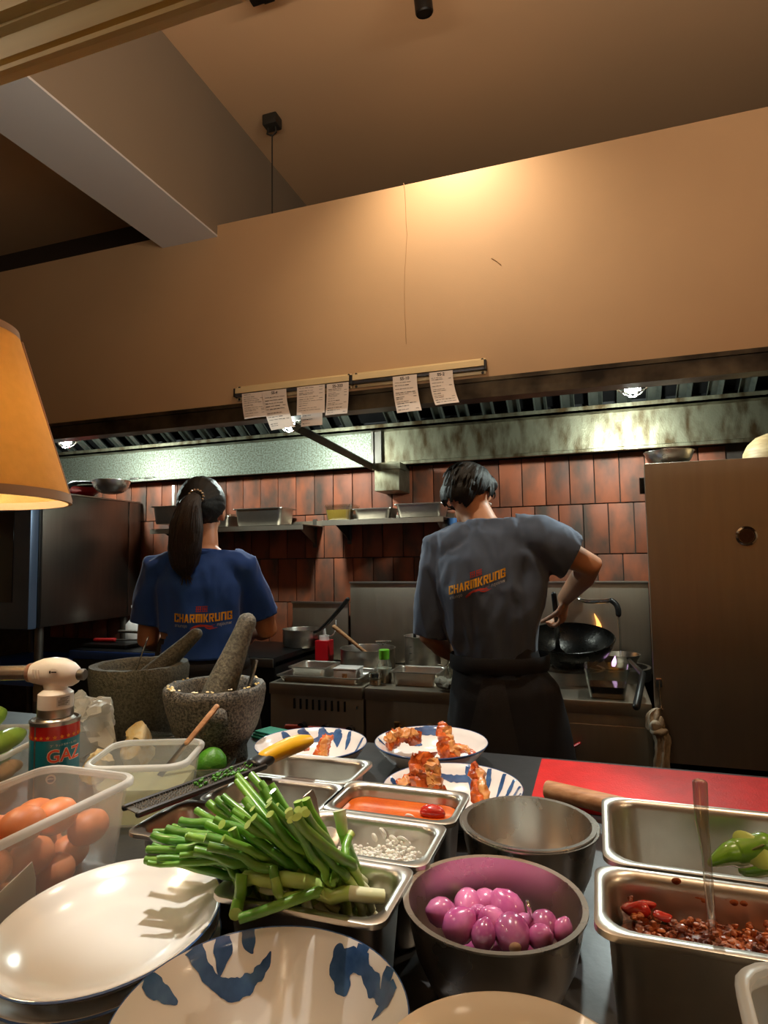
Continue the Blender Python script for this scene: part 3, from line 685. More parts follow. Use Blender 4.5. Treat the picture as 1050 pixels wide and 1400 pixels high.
kc = Vector(cen[9]); mb.ell(tuple(kc+Vector((.004, -.010, 0))), (.030, .020, .016), 18, 10); mb.ell(tuple(kc+Vector((-.006, -.012, .020))), (.022, .016, .020), 16, 10); mb.ell(tuple(kc+Vector((.012, -.006, .028))), (.014, .014, .026), 16, 10)
mb.jitter(.005, 45, 2); mb.v = [(x_, min(y_, cy0-.003), z_) for x_, y_, z_ in mb.v]
tag(mb.build('kitchen_towel', mat('white_towel', C(176, 166, 148), .95, var=.2, vscale=30, bump=.5, bscale=260)), 'knotted off-white towel hanging from the cabinet hook', 'towel')
# things on the cabinet and the oven
BOWLP = lambda r, h, th=.0016: [(0, 0), (r*.36, 0), (r*.56, h*.07), (r*.76, h*.25), (r*.90, h*.52), (r*.975, h*.82), (r, h-.001), (r+.0035, h-.0005), (r+.0035, h+.0012), (r-.002, h+.0008), (r*.975-th, h*.82), (r*.90-th, h*.52+th*.5), (r*.76-th, h*.25+th), (r*.56-th, h*.07+th), (r*.36, th), (0, th)]
q = W(915, 634, y=2.62); MB().lathe(BOWLP(.088, .062), 40).build('steel_bowl', 'bowlsteel', loc=(q.x, 2.62, 1.7325)); tag(bpy.data.objects['steel_bowl'], 'small steel bowl standing on top of the tall cabinet', 'bowl')
q = W(1052, 628, y=2.60); mb = MB(); mb.lathe([(0, .105), (.03, .103), (.062, .090), (.088, .066), (.104, .034), (.108, 0), (.102, 0), (.098, .032), (.082, .062), (.056, .084), (0, .098)], 40); 
o = mb.build('wooden_bowl', 'bamboo', loc=(q.x+.02, 2.60, 1.7325)); tag(o, 'upturned pale wooden bowl on top of the tall cabinet', 'bowl')
q = W(137, 672, z=1.775); t = thing('saucepan', 'small steel saucepan with a black handle on the combi oven', 'saucepan', (q.x-.02, q.y+.10, 1.7735))
MB().lathe(BOWLP(.098, .070), 36).build('bowl', 'bowlsteel', t)
mb = MB(); mb.tube(smoothpath([(-.09, -.04, .062), (-.14, -.07, .062), (-.175, -.10, .052), (-.19, -.115, .03)], 4), [.009]*6+[.014]*7, 10, True); mb.build('handle', 'blackp', t)
q = W(105, 672, z=1.775); MB().lathe([(0, 0), (.06, 0), (.10, .030), (.104, .046), (.100, .046), (.056, .004), (0, .004)], 32).build('red_dish', 'redplastic', loc=(q.x-.17, q.y+.20, 1.7735)); tag(bpy.data.objects['red_dish'], 'red plastic dish on the combi oven behind the saucepan', 'dish')

# ------------------------------------------------------------------ gastronorm pans
def gn_mesh(name, w, d, h, r=.022, lip=.010, taper=.008, m='pan'):
    wi, di = w-2*lip, d-2*lip; T = .0014
    L_ = [(wi-2*taper-2*T, di-2*taper-2*T, r, 0), (wi-2*taper+.004, di-2*taper+.004, r, .006), (wi+2*T, di+2*T, r, h-.008), (wi+.008, di+.008, r, h-.0022), (w-.002, d-.002, r*.7, h-.0022), (w, d, r*.7, h-.006), (w+.002, d+.002, r*.7, h-.005), (w+.0015, d+.0015, r*.7, h-.0005), (w-.001, d-.001, r*.7, h), (wi+.006, di+.006, r, h), (wi, di, r, h-.004), (wi-.002, di-.002, r, h-.009),
          (wi-2*taper+.002, di-2*taper+.002, r, .012), (wi-2*taper-.008, di-2*taper-.008, r*.8, .004), (wi-2*taper-.022, di-2*taper-.022, r*.6, .0016)]
    mb = MB(); mb.loft([rrect(a, b, c, z) for a, b, c, z in L_]); return mb.mesh(name, m, True, 50)
def gn(label, x, y, w, d, h, z0=COUNTER, rot=0., name='gastronorm_pan', m='pan', group=None, r=.022):
    o = link(name, gn_mesh(name, w, d, h, r, m=m)); o.location = (x, y, z0); o.rotation_euler = (0, 0, rot)
    return tag(o, label, 'pan', group)
# ------------------------------------------------------------------ wall shelves and what stands on them
def shelf(label, x0, x1, z, y0=2.93):
    t = thing('wall_shelf', label, 'shelf', ((x0+x1)/2, WALLY-.012, z), 0, 'steel wall shelves')
    mb = MB(); mb.box(x0, x1, y0, WALLY-.013, z-.004, z, .001); mb.box(x0, x1, y0, y0+.003, z-.028, z, .001); mb.box(x0, x1, WALLY-.017, WALLY-.013, z, z+.03, .001); mb.build('plate', 'steelx', t, False, world=True)
    for x in (x0+.05, x1-.05):
        mb = MB(); mb.box(x-.012, x+.012, WALLY-.018, WALLY-.0125, z-.12, z+.04); mb.loft([[(x+s*.0015, WALLY-.018, z-.005), (x+s*.0015, y0+.04, z-.005), (x+s*.0015, y0+.04, z-.012), (x+s*.0015, WALLY-.018, z-.10)] for s in (-1, 1)]); mb.build('bracket', 'dsteel', t, False, world=True)
    return t
s1 = 1.585; s2 = 1.600
shelf('long steel wall shelf with stacked pans behind the person in blue', W(205, 718, y=2.93).x, W(414, 720, y=2.93).x, s1)
shelf('shorter steel wall shelf holding a yellow tub and two pans', W(440, 707, y=2.93).x, W(606, 703, y=2.93).x, s2)
def on(px_, y, z): return W(px_, 720, y=y).x, y, z
x, y, z = on(362, 3.03, s1); gn('deep steel pan with folded rim on the long wall shelf', x, y, .30, .18, .095, z+.0005)
x, y, z = on(307, 3.03, s1); gn('low steel pan standing on the long wall shelf next to a deep one', x, y, .15, .16, .060, z+.0005)
x, y, z = on(515, 3.04, s2); gn('low square steel pan on the shorter wall shelf beside the yellow tub', x, y, .21, .17, .055, z+.0005)
x, y, z = on(578, 3.04, s2); gn('wide steel pan at the end of the shorter wall shelf', x, y, .25, .18, .070, z+.0005)
q = W(224, 705, y=2.90)
t = thing('hanging_pan', 'steel pan hooked on the hood edge by two straps', 'pan', (q.x, 2.98, q.z-.045), 0)
link('pan', gn_mesh('pan', .19, .16, .10), t)
for dx in (-.05, .06):
    mb = MB(); mb.box(dx-.008, dx+.008, .065, .069, .09, .235); mb.build('strap', 'steel', t, False)
x, y, z = on(468, 3.05, s2)
t = thing('sauce_tub', 'clear plastic tub of yellow sauce with a lid on the shorter wall shelf', 'tub', (x, y, z+.0005))
mb = MB(); mb.loft([rrect(.13-.0, .12, .02, 0), rrect(.15, .14, .02, .075), rrect(.148, .138, .02, .075), rrect(.128, .118, .02, .002)]); mb.build('tub', 'clear', t)
mb = MB(); mb.loft([rrect(.126, .116, .02, .003), rrect(.142, .132, .02, .056)]); mb.build('contents', 'yellowbroth', t)
mb = MB(); mb.loft([rrect(.156, .146, .02, .075), rrect(.158, .148, .02, .083), rrect(.14, .13, .02, .083)]); mb.build('lid', 'clear', t)
x, y, z = on(322, 3.12, s1)
q = W(300, 695, y=3.03); MB().lathe([(0, 0), (.03, 0), (.034, .085), (.031, .085), (.027, .003), (0, .003)], 20).build('glass_tumbler', 'glass', loc=(q.x, 3.14, s1+.0005)); tag(bpy.data.objects['glass_tumbler'], 'small glass tumbler on the long wall shelf against the tiles', 'glass')

# ------------------------------------------------------------------ on the ranges
def at_z(px_, py_, z): return W(px_, py_, z=z)
def bottle(name, label, loc, prof, m, capprof, cm, straw=None, sm='whiteprint', sq=None):
    t = thing(name, label, 'bottle', loc)
    if sq: mb = MB(); mb.loft([rrect(sq, sq, .008, z) for z in (0, prof)]); mb.build('body', m, t)
    else: MB().lathe(prof, 24).build('body', m, t)
    MB().lathe(capprof, 20).build('cap', cm, t)
    if straw: mb = MB(); mb.tube(smoothpath(straw, 5), .003, 8, True); mb.build('tether', sm, t)
    return t
# oven tray with steel pan
TZ = SZ+.0005
q = W(450, 925, y=2.55)
for k, (lb, x, y, w, d, h, z) in enumerate((('wide shallow steel oven tray on the slotted range', -1.185, 2.665, .40, .27, .03, TZ), ('low steel pan of brown scraps standing on the oven tray', -1.262, 2.683, .19, .19, .055, TZ+.0025), ('long steel pan on the wok range beside the green-capped bottle', -.752, 2.66, .22, .175, .06, TZ))):
    gn(lb, x, y, w, d, h, z, 0)
mb = MB()
for i in range(26): mb.ell((-1.262+rnd.uniform(-.05, .05), 2.683+rnd.uniform(-.05, .05), TZ+.0145), (.014, .011, .008), 6, 5)
tag(mb.build('food_scraps', 'crumb'), 'brown fried scraps lying in the low steel pan on the range', 'food', kind='stuff')
t = thing('white_box', 'low white plastic box on the oven tray', 'box', (-1.085, 2.66, TZ+.0025)); box(-.055, .055, -.045, .045, 0, .045, .004).build('body', 'white', t); box(-.058, .058, -.048, .048, .045, .053, .003).build('lid', 'white', t); box(-.012, .012, -.047, -.044, .012, .03, .001).build('mark', 'crumb', t); 
bottle('squeeze_bottle', 'red square squeeze bottle with a white nozzle on the slotted range', (-1.325, 2.93, TZ), .135, 'redbottle', [(0, .135), (.026, .135), (.026, .158), (.010, .162), (.004, .21), (0, .21)], 'white', [(.02, 0, .155), (.045, 0, .16), (.062, 0, .19), (.065, 0, .235)], 'white', sq=.075)
bottle('squeeze_bottle', 'orange squeeze bottle with a lilac cap and tethered tip against the splashback', (-.66, 3.05, TZ), [(0, 0), (.032, 0), (.034, .01), (.034, .20), (.026, .22), (0, .22)], 'orangebottle', [(0, .215), (.028, .215), (.028, .25), (.010, .255), (.005, .31), (0, .31)], 'pinkp', [(-.028, 0, .228), (-.06, 0, .25), (-.09, 0, .30), (-.095, 0, .345)], 'pinkp')
q = W(522, 905, z=SZ); bottle('seasoning_bottle', 'clear seasoning bottle with a bright green cap on the wok range', (-.905, 2.64, TZ), [(0, 0), (.030, 0), (.034, .02), (.034, .07), (.022, .105), (0, .105)], 'clear', [(0, .100), (.023, .100), (.024, .14), (.020, .143), (0, .143)], 'greencap')
MB().lathe([(0, .002), (.029, .002), (.032, .02), (.032, .062), (0, .066)], 20).build('contents', mat('pale_powder', C(206, 204, 184), .8, var=.3, vscale=40), bpy.data.objects['seasoning_bottle'])
t = thing('spice_jar', 'small clear jar with a steel lid standing on the wok range edge', 'jar', (-.925, 2.575, TZ)); MB().lathe([(0, 0), (.026, 0), (.028, .004), (.028, .034), (0, .034)], 20).build('body', 'glass', t); MB().lathe([(0, .034), (.029, .034), (.029, .05), (.026, .053), (0, .053)], 20).build('lid', 'chrome', t); MB().lathe([(0, .002), (.025, .002), (.025, .022), (0, .022)], 20).build('contents', 'crumb', t)
# pots
def pot(label, x, y, z, r, h, m='steel', handle=None, name='cooking_pot'):
    t = thing(name, label, 'pot', (x, y, z))
    MB().lathe([(0, 0), (r*.93, 0), (r, .012), (r, h-.003), (r+.004, h), (r-.001, h), (r-.003, h-.004), (r-.003, .014), (r*.9, .003), (0, .003)], 36).build('body', m, t)
    if handle:
        pts, rad, hm = handle; mb = MB(); mb.tube(smoothpath(pts, 4), rad, 10, True); mb.build('handle', hm, t)
    return t
t = pot('wide steel pot with a wooden-handled ladle on the slotted range', -1.09, 2.93, TZ, .135, .105)
MB().lathe([(0, .04), (.13, .04), (.13, .045), (0, .05)], 30).build('broth', 'dsteel', t)
mb = MB(); p0 = Vector((-1.09, 2.90, SZ+.085)); p1 = W(457, 857, y=2.86); mb.tube([p0+Vector((.040, 0, -.004)), p0, p1], [.005, .008, .011], 10, True); l = thing('ladle', 'wooden-handled ladle leaning in the wide steel pot', 'ladle', p0); mb.build('handle', 'wood', l, world=True); MB().lathe([(0, 0), (.03, .006), (.042, .03), (.040, .03), (.028, .009), (0, .003)], 20, TR(.058, 0, -.029)).build('cup', 'steel', l)
mb = MB()
for i in range(14):
    a_ = 2*PI*i/14; c_ = Vector((-1.03, 2.965, SZ+.100)); mb.tube([c_+Vector((.01*math.cos(a_), .01*math.sin(a_), .012)), c_+Vector((.05*math.cos(a_)*.6, .035*math.sin(a_), .035)), c_+Vector((.050, .012*math.sin(a_), .034))], .0016, 5)
tag(mb.build('whisk', 'chrome'), 'wire whisk head resting in the wide steel pot', 'whisk')
pot('steel saucepan with a long black handle at the back of the griddle counter', -1.47, 2.97, .9505, .10, .09, 'steel', ([(.085, -.04, .075), (.14, -.06, .10), (.22, -.08, .17), (.30, -.10, .25)], [.007]*4+[.011]*9, 'blackp'))
t = pot('tall graduated steel jug with a hooped handle on the wok range', -.80, 2.90, TZ, .085, .175, 'steel', ([(.083, -.02, .155), (.125, -.03, .15), (.14, -.032, .10), (.125, -.03, .045), (.083, -.02, .04)], .007, 'chrome'), 'steel_jug')
for k in range(4): box(-.012, .0, -.001, .001, -.001, .001).build('graduation', 'blackp', t, loc=(-.03, -.0805, .04+k*.03))
pot('steel jug standing behind the graduated jug', -.620, 2.938, TZ, .07, .165, 'steel', None, 'steel_jug')
mb = MB(); mb.tube(smoothpath([(0, 0, 0), (-.012, 0, .11), (-.014, 0, .20), (-.004, 0, .235), (.006, 0, .21)], 5), [(.008, .006)]*21, 10, True); tag(mb.build('black_spoon', 'blackp', loc=(-.825, 2.905, SZ+.006)), 'black plastic spoon handle sticking out of the graduated jug', 'spoon')
t = thing('glass_tub', 'open clear tub on the wok range beside the left arm of the person in grey', 'tub', (-.530, 2.725, TZ)); mb = MB(); mb.loft([rrect(.16, .17, .02, 0), rrect(.19, .20, .02, .085), rrect(.186, .196, .02, .085), rrect(.156, .166, .02, .003)]); mb.build('body', 'glass', t)
mb = MB(); mb.ell((0, 0, 0), (.075, .055, .022), 20, 10); mb.ell((.03, -.02, .012), (.05, .04, .022), 16, 8); mb.ell((-.04, .0, .01), (.04, .05, .024), 16, 8)
mb.jitter(.016, 30, 3); zmin = min(v[2] for v in mb.v); mb.v = [(x_*.72, y_*.72, z_*.85) for x_, y_, z_ in mb.v]; zmin *= .85; mb.shift((-.592, 2.540, SZ+.001-zmin)); tag(mb.build('cleaning_rag', 'rag'), 'crumpled grey rag lying on the edge of the wok range', 'rag')
# greens in the long pan
mb = MB()
for i in range(14): mb.ell((-.752+rnd.uniform(-.06, .06), 2.66+rnd.uniform(-.045, .045), TZ+.018), (.022, .016, .010), 7, 5)
tag(mb.build('chopped_greens', mat('dark_greens', C(58, 78, 34), .6, col2=C(150, 140, 70), vscale=40)), 'chopped dark greens in the long steel pan on the wok range', 'vegetables', kind='stuff')
# wok, tilted towards the cook
t = thing('wok', 'large black iron wok tilted on the burner with an oily glint', 'wok', (-.13, 2.90, SZ+.0535)); t.rotation_euler = (math.radians(13), 0, 0)
R_ = .195; pr = [(R_*math.sin(a_), .155-.155*math.cos(a_)*1.0) for a_ in [PI/2*i/12*.93 for i in range(13)]]; pr = [(r, z) for r, z in pr]; pr[0] = (0, 0)
inn = [(max(r-.002, 0), z+.0025) for r, z in reversed(pr)]; inn[-1] = (0, .0025)
mb = MB(); mb.lathe(pr+inn, 48); mb.build('bowl', 'iron', t)
mb = MB(); mb.tube([(R_*.99*math.cos(a_), R_*.99*math.sin(a_), pr[-1][1]) for a_ in [2*PI*i/48 for i in range(49)]], .003, 6); mb.build('rim', 'iron', t)
mb = MB(); mb.tube([(-.18, .03, .13), (-.24, .06, .15), (-.36, .12, .19)], [.010, .013, .014], 10, True); mb.build('handle', 'iron', t)
# second pan with its handle towards us, glass tub of sauce
q = W(885, 905, y=2.9)
t = thing('frying_pan', 'steel frying pan with a dark handle hanging over the wok range edge', 'frying pan', (.085, 3.0, SZ+.053))
MB().lathe([(0, 0), (.06, 0), (.082, .05), (.085, .052), (.080, .052), (.058, .003), (0, .003)], 36).build('bowl', 'steel', t)
a_ = W(879, 922, y=2.56)-t.location; b_ = W(870, 966, y=2.44)-t.location
mb = MB(); mb.tube([(0.03, -.07, .04), tuple(a_), tuple(b_)], [.007, .012, .014], 12, True); mb.build('handle', 'blackp', t)
t = thing('sauce_tub', 'square glass tub half full of brown sauce at the edge of the wok range', 'tub', (.020, 2.605, TZ))
mb = MB(); mb.loft([rrect(.125, .125, .012, 0), rrect(.165, .165, .014, .115), rrect(.161, .161, .014, .115), rrect(.121, .121, .012, .004)]); mb.build('tub', 'glass', t)
mb = MB(); mb.loft([rrect(.12, .12, .012, .0045), rrect(.132, .132, .012, .045)]); mb.build('sauce', 'soy', t)
# wall faucet
t = thing('wok_faucet', 'chrome swivel faucet with a black spout running over the wok', 'faucet', (W(789, 800, y=3.08).x, 3.112, 1.24))
P_ = [W(793, 806, y=3.06), W(790, 817, y=3.03), W(802, 822, y=3.0), W(822, 822, y=2.98), W(836, 821, y=2.96)]
mb = MB(); mb.tube(smoothpath([tuple(p_) for p_ in P_], 5), .010, 12, True); mb.build('pipe', 'chrome', t, world=True)
P2 = [W(836, 821, y=2.96), W(842, 826, y=2.955), W(845, 833, y=2.95), W(845.5, 840, y=2.95)]
mb = MB(); mb.tube(smoothpath([tuple(p_) for p_ in P2], 5), .0125, 12, True); mb.build('spout', 'blackp', t, world=True)
mb = MB(); mb.tube([P_[0], P_[0]+Vector((0, .053, 0))], .014, 12); mb.lathe([(0, 0), (.024, 0), (.020, .02), (.012, .03), (.018, .045), (0, .05)], 12, align(tuple(P_[0]+Vector((-.01, -.01, 0))), tuple(P_[0]+Vector((.06, -.01, .05))))); mb.build('valve', 'chrome', t, world=True)
w0 = P2[-1]; mb = MB(); mb.tube([w0+Vector((0, 0, -.002)), w0+Vector((.002, 0, -.07)), Vector((w0.x+.004, w0.y, .93))], [.006, .005, .006], 10); tag(mb.build('water_stream', 'water'), 'thin stream of water falling from the wok faucet', 'water')
q = W(820, 860, y=3.06); flame((q.x, 3.09, 1.0), .13, .020, 'flame', 'tall orange gas flame rising behind the wok', -.15, 1)
q = W(838, 885, y=2.9); flame((q.x+.0, 2.86, .925), .045, .014, 'flameblue', 'small violet gas flame licking out beside the wok rim', .1, 2)
# behind the oven end: soap bottle, steel pot, tray of tools
t = bottle('pump_bottle', 'white pump bottle on the griddle counter beside the person in blue', (W(183, 862, y=2.90).x, 2.90, .9505), [(0, 0), (.040, 0), (.044, .01), (.044, .10), (.02, .13), (0, .13)], 'white', [(0, .13), (.018, .13), (.018, .15), (.006, .155), (.006, .19), (.016, .192), (.016, .205), (0, .207)], 'white')
pot('dull steel pot with a long side handle on the griddle counter', W(212, 880, y=2.68).x-.0, 2.70, .9505, .075, .10, 'steel', ([(-.07, -.02, .085), (-.14, -.04, .09), (-.2, -.05, .09)], .008, 'dsteel'))
q = W(190, 845, y=2.66); MB().lathe([(.030, 0), (.014, .045), (.010, .075), (.008, .075), (.012, .045), (.028, 0), (.030, 0)], 18).build('steel_funnel', 'chrome', loc=(W(199, 850, y=3.0).x, 3.0, .9505)); tag(bpy.data.objects['steel_funnel'], 'small chrome funnel standing by the white pump bottle', 'funnel')
q = W(60, 862, y=2.8)
t = thing('tool_tray', 'dark tray of tools with a red-handled one under the combi oven', 'tray', (-2.465, 2.74, .9505)); box(-.14, .14, -.09, .09, 0, .02, .004).build('tray', 'black', t)
mb = MB(); mb.tube([(-.12, -.02, .032), (.0, -.01, .034)], .011, 10, True); mb.build('red_handle', 'redplastic', t); mb = MB(); mb.tube([(0, -.01, .034), (.13, .02, .034)], .004, 8, True); mb.build('blade', 'dsteel', t)
# blue bottle on the shelf end behind the man's neck
q = W(623, 712, y=3.0); bottle('blue_bottle', 'pale blue bottle behind the neck of the person in grey', (W(624, 715, y=3.15).x, 3.05, SZ+.4405), [(0, 0), (.034, 0), (.036, .01), (.036, .24), (.02, .27), (0, .27)], mat('blue_bottle', C(120, 170, 206), .3), [(0, .265), (.024, .265), (.024, .30), (0, .302)], mat('blue_cap', C(80, 130, 190), .4))
t = thing('corner_shelf', 'small steel bracket shelf behind the person in grey', 'shelf', (W(624, 715, y=3.15).x, WALLY-.012, SZ+.44)); box(-.07, .07, -.22, 0, -.012, -.0005, .002).build('plate', 'dsteel', t)
# ------------------------------------------------------------------ the pass counter
t = thing('pass_counter', 'long dark steel pass counter crowded with pans, bowls and plates', 'counter', (-.4, .75, 0))
mb = MB(); mb.box(-2.3, 1.5, .10, 1.372, COUNTER-.04, COUNTER, .004); mb.build('worktop', 'counter', t, True, 30, world=True)
mb = MB(); mb.box(-2.25, 1.45, .16, 1.30, .0, COUNTER-.041); mb.build('cabinet', 'dsteel', t, False, world=True)
CT = COUNTER+.0005
# ------------------------------------------------------------------ small gastronorm pans
GP = {}
for k, x, y, lb in (('A', -.433, .897, 'empty-looking small steel pan under the yellow grip of the grater'),
                    ('B', -.433, .787, 'small steel pan with a little stock beneath the grater blade'),
                    ('C', -.455, .677, 'small steel pan of red sauce under the scallion tips'),
                    ('D', -.262, .808, 'small steel pan of orange sauce beside the plates of prawns'),
                    ('E', -.268, .698, 'small steel pan of chopped garlic with a spoon'),
                    ('F', -.277, .588, 'small steel pan holding the bunch of scallions')):
    GP[k] = gn(lb, x, y, .176, .108, .10, CT, group=None)
def inner_loops(w, d, h, z1, gap=.0012, lip=.010, taper=.008, r=.022):
    wi, di = w-2*lip, d-2*lip; L_ = []
    for dz, k in ((.0026, -.026), (.0050, -.010)): L_.append(rrect(wi-2*taper+k-gap*2, di-2*taper+k-gap*2, r*.7, dz))
    for z in (.013, z1):
        e = .002+(z-.012)/(h-.021)*(2*taper-.004); L_.append(rrect(wi-2*taper+e-gap*2, di-2*taper+e-gap*2, r, z))
    return L_
def fill(name, label, cat, pan, z1, m):
    mb = MB(); mb.loft(inner_loops(.176, .108, .10, z1)); o = mb.build(name, m, loc=tuple(pan.location)); return tag(o, label, cat)
fill('orange_sauce', 'clear orange sauce filling the pan beside the prawn plates', 'sauce', GP['D'], .084, 'orange')
fill('red_sauce', 'red chili sauce in the pan under the scallion tips', 'sauce', GP['C'], .078, 'redsauce')
fill('pale_stock', 'thin pale stock in the pan beneath the grater blade', 'sauce', GP['B'], .035, mat('pale_stock', C(150, 140, 118), .2, coat=.3))
# tomato wedge and chilies
mb = MB(); mb.ell((0, 0, 0), (.018, .011, .009), 14, 8); mb.jitter(.002, 60, 1); tag(mb.build('tomato_wedge', 'chilired', loc=Vector(W(592, 1110, z=1.069))), 'red tomato wedge floating in the orange sauce', 'tomato')
mb = MB(); mb.tube(smoothpath([(0, 0, 0), (.018, .004, .003), (.036, .002, .0)], 4), [.004, .005, .005, .005, .005, .005, .004, .003, .0015], 8, True); tag(mb.build('red_chili', 'chilired', loc=W(262, 1139, z=1.063)), 'small red chili lying in the red sauce pan', 'chili')
# garlic
gl = GP['E'].location; mb = MB()
for i in range(420):
    x, y = rnd.uniform(-.064, .064), rnd.uniform(-.031, .031); z = .066+.018*math.exp(-((x-.03)**2)/.0016)+rnd.uniform(-.004, .004)
    r_ = rnd.uniform(.0014, .0031); mb.ell((x, y, z), (r_, r_*.8, r_*.7), 6, 4)
mb.loft(inner_loops(.176, .108, .10, .064))
tag(mb.build('chopped_garlic', 'garlic', loc=gl), 'finely chopped white garlic in the spoon pan', 'garlic', kind='stuff')
GS = [(536, 1131, .0105, .2), (523, 1139, .008, 1.2), (551, 1150, .009, .5), (538, 1148, .007, .9), (512, 1145, .006, 1.4), (514, 1127, .006, 1.3), (560, 1117, .007, .1)]
for px_, py_, r_, tl in GS:
    p = W(px_, py_, z=1.066); mb = MB(); mb.lathe([(0, -.0014), (r_*.85, -.0014), (r_, 0), (r_*.85, .0014), (0, .0014)], 18, Matrix.Rotation(-.9-tl*.3, 4, 'X') @ Matrix.Rotation(tl*.5, 4, 'Y'), sy=.85)
    tag(mb.build('garlic_slice', 'garlic', loc=(p.x, p.y, p.z)), 'thin round garlic slice on the chopped garlic', 'garlic slice', 'garlic slices in the spoon pan')
# spoon in the garlic pan
def spoon(name, label, base, tip, wb, wt, m='steel', bowl=True):
    t = thing(name, label, 'spoon', base); base, tip = Vector(base), Vector(tip); d = tip-base
    mb = MB(); mb.tube([base, base+d*.35, base+d*.8, tip], [(.0018, wb*.5), (.0016, wb*.5), (.0016, wt*.5), (.0014, wt*.45)], 10, True, side=(0, -.3, 1)); mb.build('handle', m, t, world=True)
    if bowl:
        mb = MB(); mb.lathe([(0, -.005), (.010, -.004), (.018, .0), (.017, .001), (.009, -.002), (0, -.003)], 20, sy=1.45, xf=Matrix.Rotation(.5, 4, 'X')); mb.build('bowl', m, t, loc=(0, 0, -.002))
    return t
a = Vector((-.318, .698, 1.064)); b = W(421, 1085, z=1.125); spoon('steel_spoon', 'broad steel spoon leaning in the pan of chopped garlic', a, b, .010, .020)
# ------------------------------------------------------------------ scallions
TC = [(198, 1172), (203, 1156), (216, 1142), (236, 1130), (262, 1112), (282, 1100), (300, 1090), (316, 1075), (330, 1062), (346, 1054), (362, 1078), (380, 1090), (418, 1092), (398, 1098)]
SLAB = 'green scallion with a cut tip in the leaning bunch'
SPEC = []
def scallion(path, r0, r1, name='scallion', label=SLAB, group='bunch of scallions in the pan', split=(.18, .42), flat=1.):
    SPEC.append((path, r0, r1, name, label, group, split))
def build_scallions(n=40, its=100):
    P = []; R = []
    for path, r0, r1, *_ in SPEC:
        q = smoothpath(path, 14); P.append([resamp([p_[k] for p_ in q], n) for k in range(3)]); R.append(resamp([r0, r1], n))
    P = np.array(P, np.float32).transpose(0, 2, 1).copy(); R = np.array(R, np.float32); S = len(P)
    idx = np.repeat(np.arange(S), n); loose = np.array([sp[5] is None for sp in SPEC]); Rf = R.reshape(-1)
    fx, fy = -.277, .588
    for it in range(its):
        F = P.reshape(-1, 3); G = (F*F).sum(1); D2 = G[:, None]+G[None]-2*F @ F.T; lim = (Rf[:, None]+Rf[None]+.0009)
        I, J = np.nonzero((D2 < lim*lim) & (idx[:, None] < idx[None]))
        if len(I) == 0: break
        d = F[I]-F[J]; L_ = np.sqrt((d*d).sum(1))+1e-6; push = (lim[I, J]-L_)/L_*.5; d[:, 2] += 1e-5
        mv = np.zeros_like(F); cnt = np.ones(len(F), np.float32); v = d*push[:, None]
        np.add.at(mv, I, v); np.add.at(mv, J, -v); np.add.at(cnt, I, 1); np.add.at(cnt, J, 1)
        mv = (mv/np.sqrt(cnt)[:, None]*1.0).reshape(S, n, 3)
        for _ in range(3): mv[:, 1:-1] = .25*mv[:, :-2]+.5*mv[:, 1:-1]+.25*mv[:, 2:]
        P += mv*1.1
        m = ~loose; Q = P[m]; r_ = R[m]          # stay inside the pan and above the rims
        ins = (np.abs(Q[..., 0]-fx) < .064) & (np.abs(Q[..., 1]-fy) < .031)
        floor = np.where(ins, .986, 1.0825)+r_; Q[..., 2] = np.maximum(Q[..., 2], floor); P[m] = Q
    for (path, r0, r1, name, label, group, split), q, rr in zip(SPEC, P, R):
        mb = MB(); mb.tube([tuple(map(float, p_)) for p_ in q[::2]]+[tuple(map(float, q[-1]))], [float(v) for v in rr[::2]]+[float(rr[-1])], 9); nn = n//2+1; nf = 9; mb.mi = [0]*len(mb.f)
        for j in range(nn-1):
            t_ = j/(nn-1); k = 2 if t_ < split[0] else (1 if t_ < split[1] else 0)
            for c_ in range(nf): mb.mi[j*nf+c_] = k
        mb.mi[-2] = 2; mb.mi[-1] = 1; b_ = Vector(mb.v[0]); mb.shift(-b_); tag(mb.build(name, ['scal', 'scalpale', 'scalwhite'], loc=b_, sharp=60), label, 'scallion', group)
r2 = random.Random(11)
N_ = 50
for i in range(N_):
    layer = i % 3
    u = (i+.5)/N_*(len(TC)-1); j = min(int(u), len(TC)-2); f_ = u-j
    tx, ty = lerp(TC[j][0], TC[j+1][0], f_), lerp(TC[j][1], TC[j+1][1], f_)
    cx, cy = 430, 1175; k_ = (0, .20, .38)[layer]*r2.uniform(.6, 1.2)
    tx = lerp(tx, cx, k_)+r2.uniform(-7, 7); ty = lerp(ty, cy, k_)+r2.uniform(-6, 6)
    s = i/N_
    tz = lerp(1.092, 1.165, s**.8)+layer*.012+r2.uniform(-.004, .006)
    tip = W(tx, ty, z=tz)
    base = Vector((-.277+lerp(-.01, .05, s)+r2.uniform(-.02, .02), .588+lerp(-.018, .018, s)+r2.uniform(-.012, .012), 1.012+layer*.018+r2.uniform(0, .014)))
    mid = base.lerp(tip, .5); mid.z = max(mid.z, 1.092+layer*.009)+.006
    scallion([tuple(base), tuple(base.lerp(mid, .5)+Vector((0, 0, .004))), tuple(mid), tuple(tip)], r2.uniform(.0040, .0050), r2.uniform(.0036, .0050))
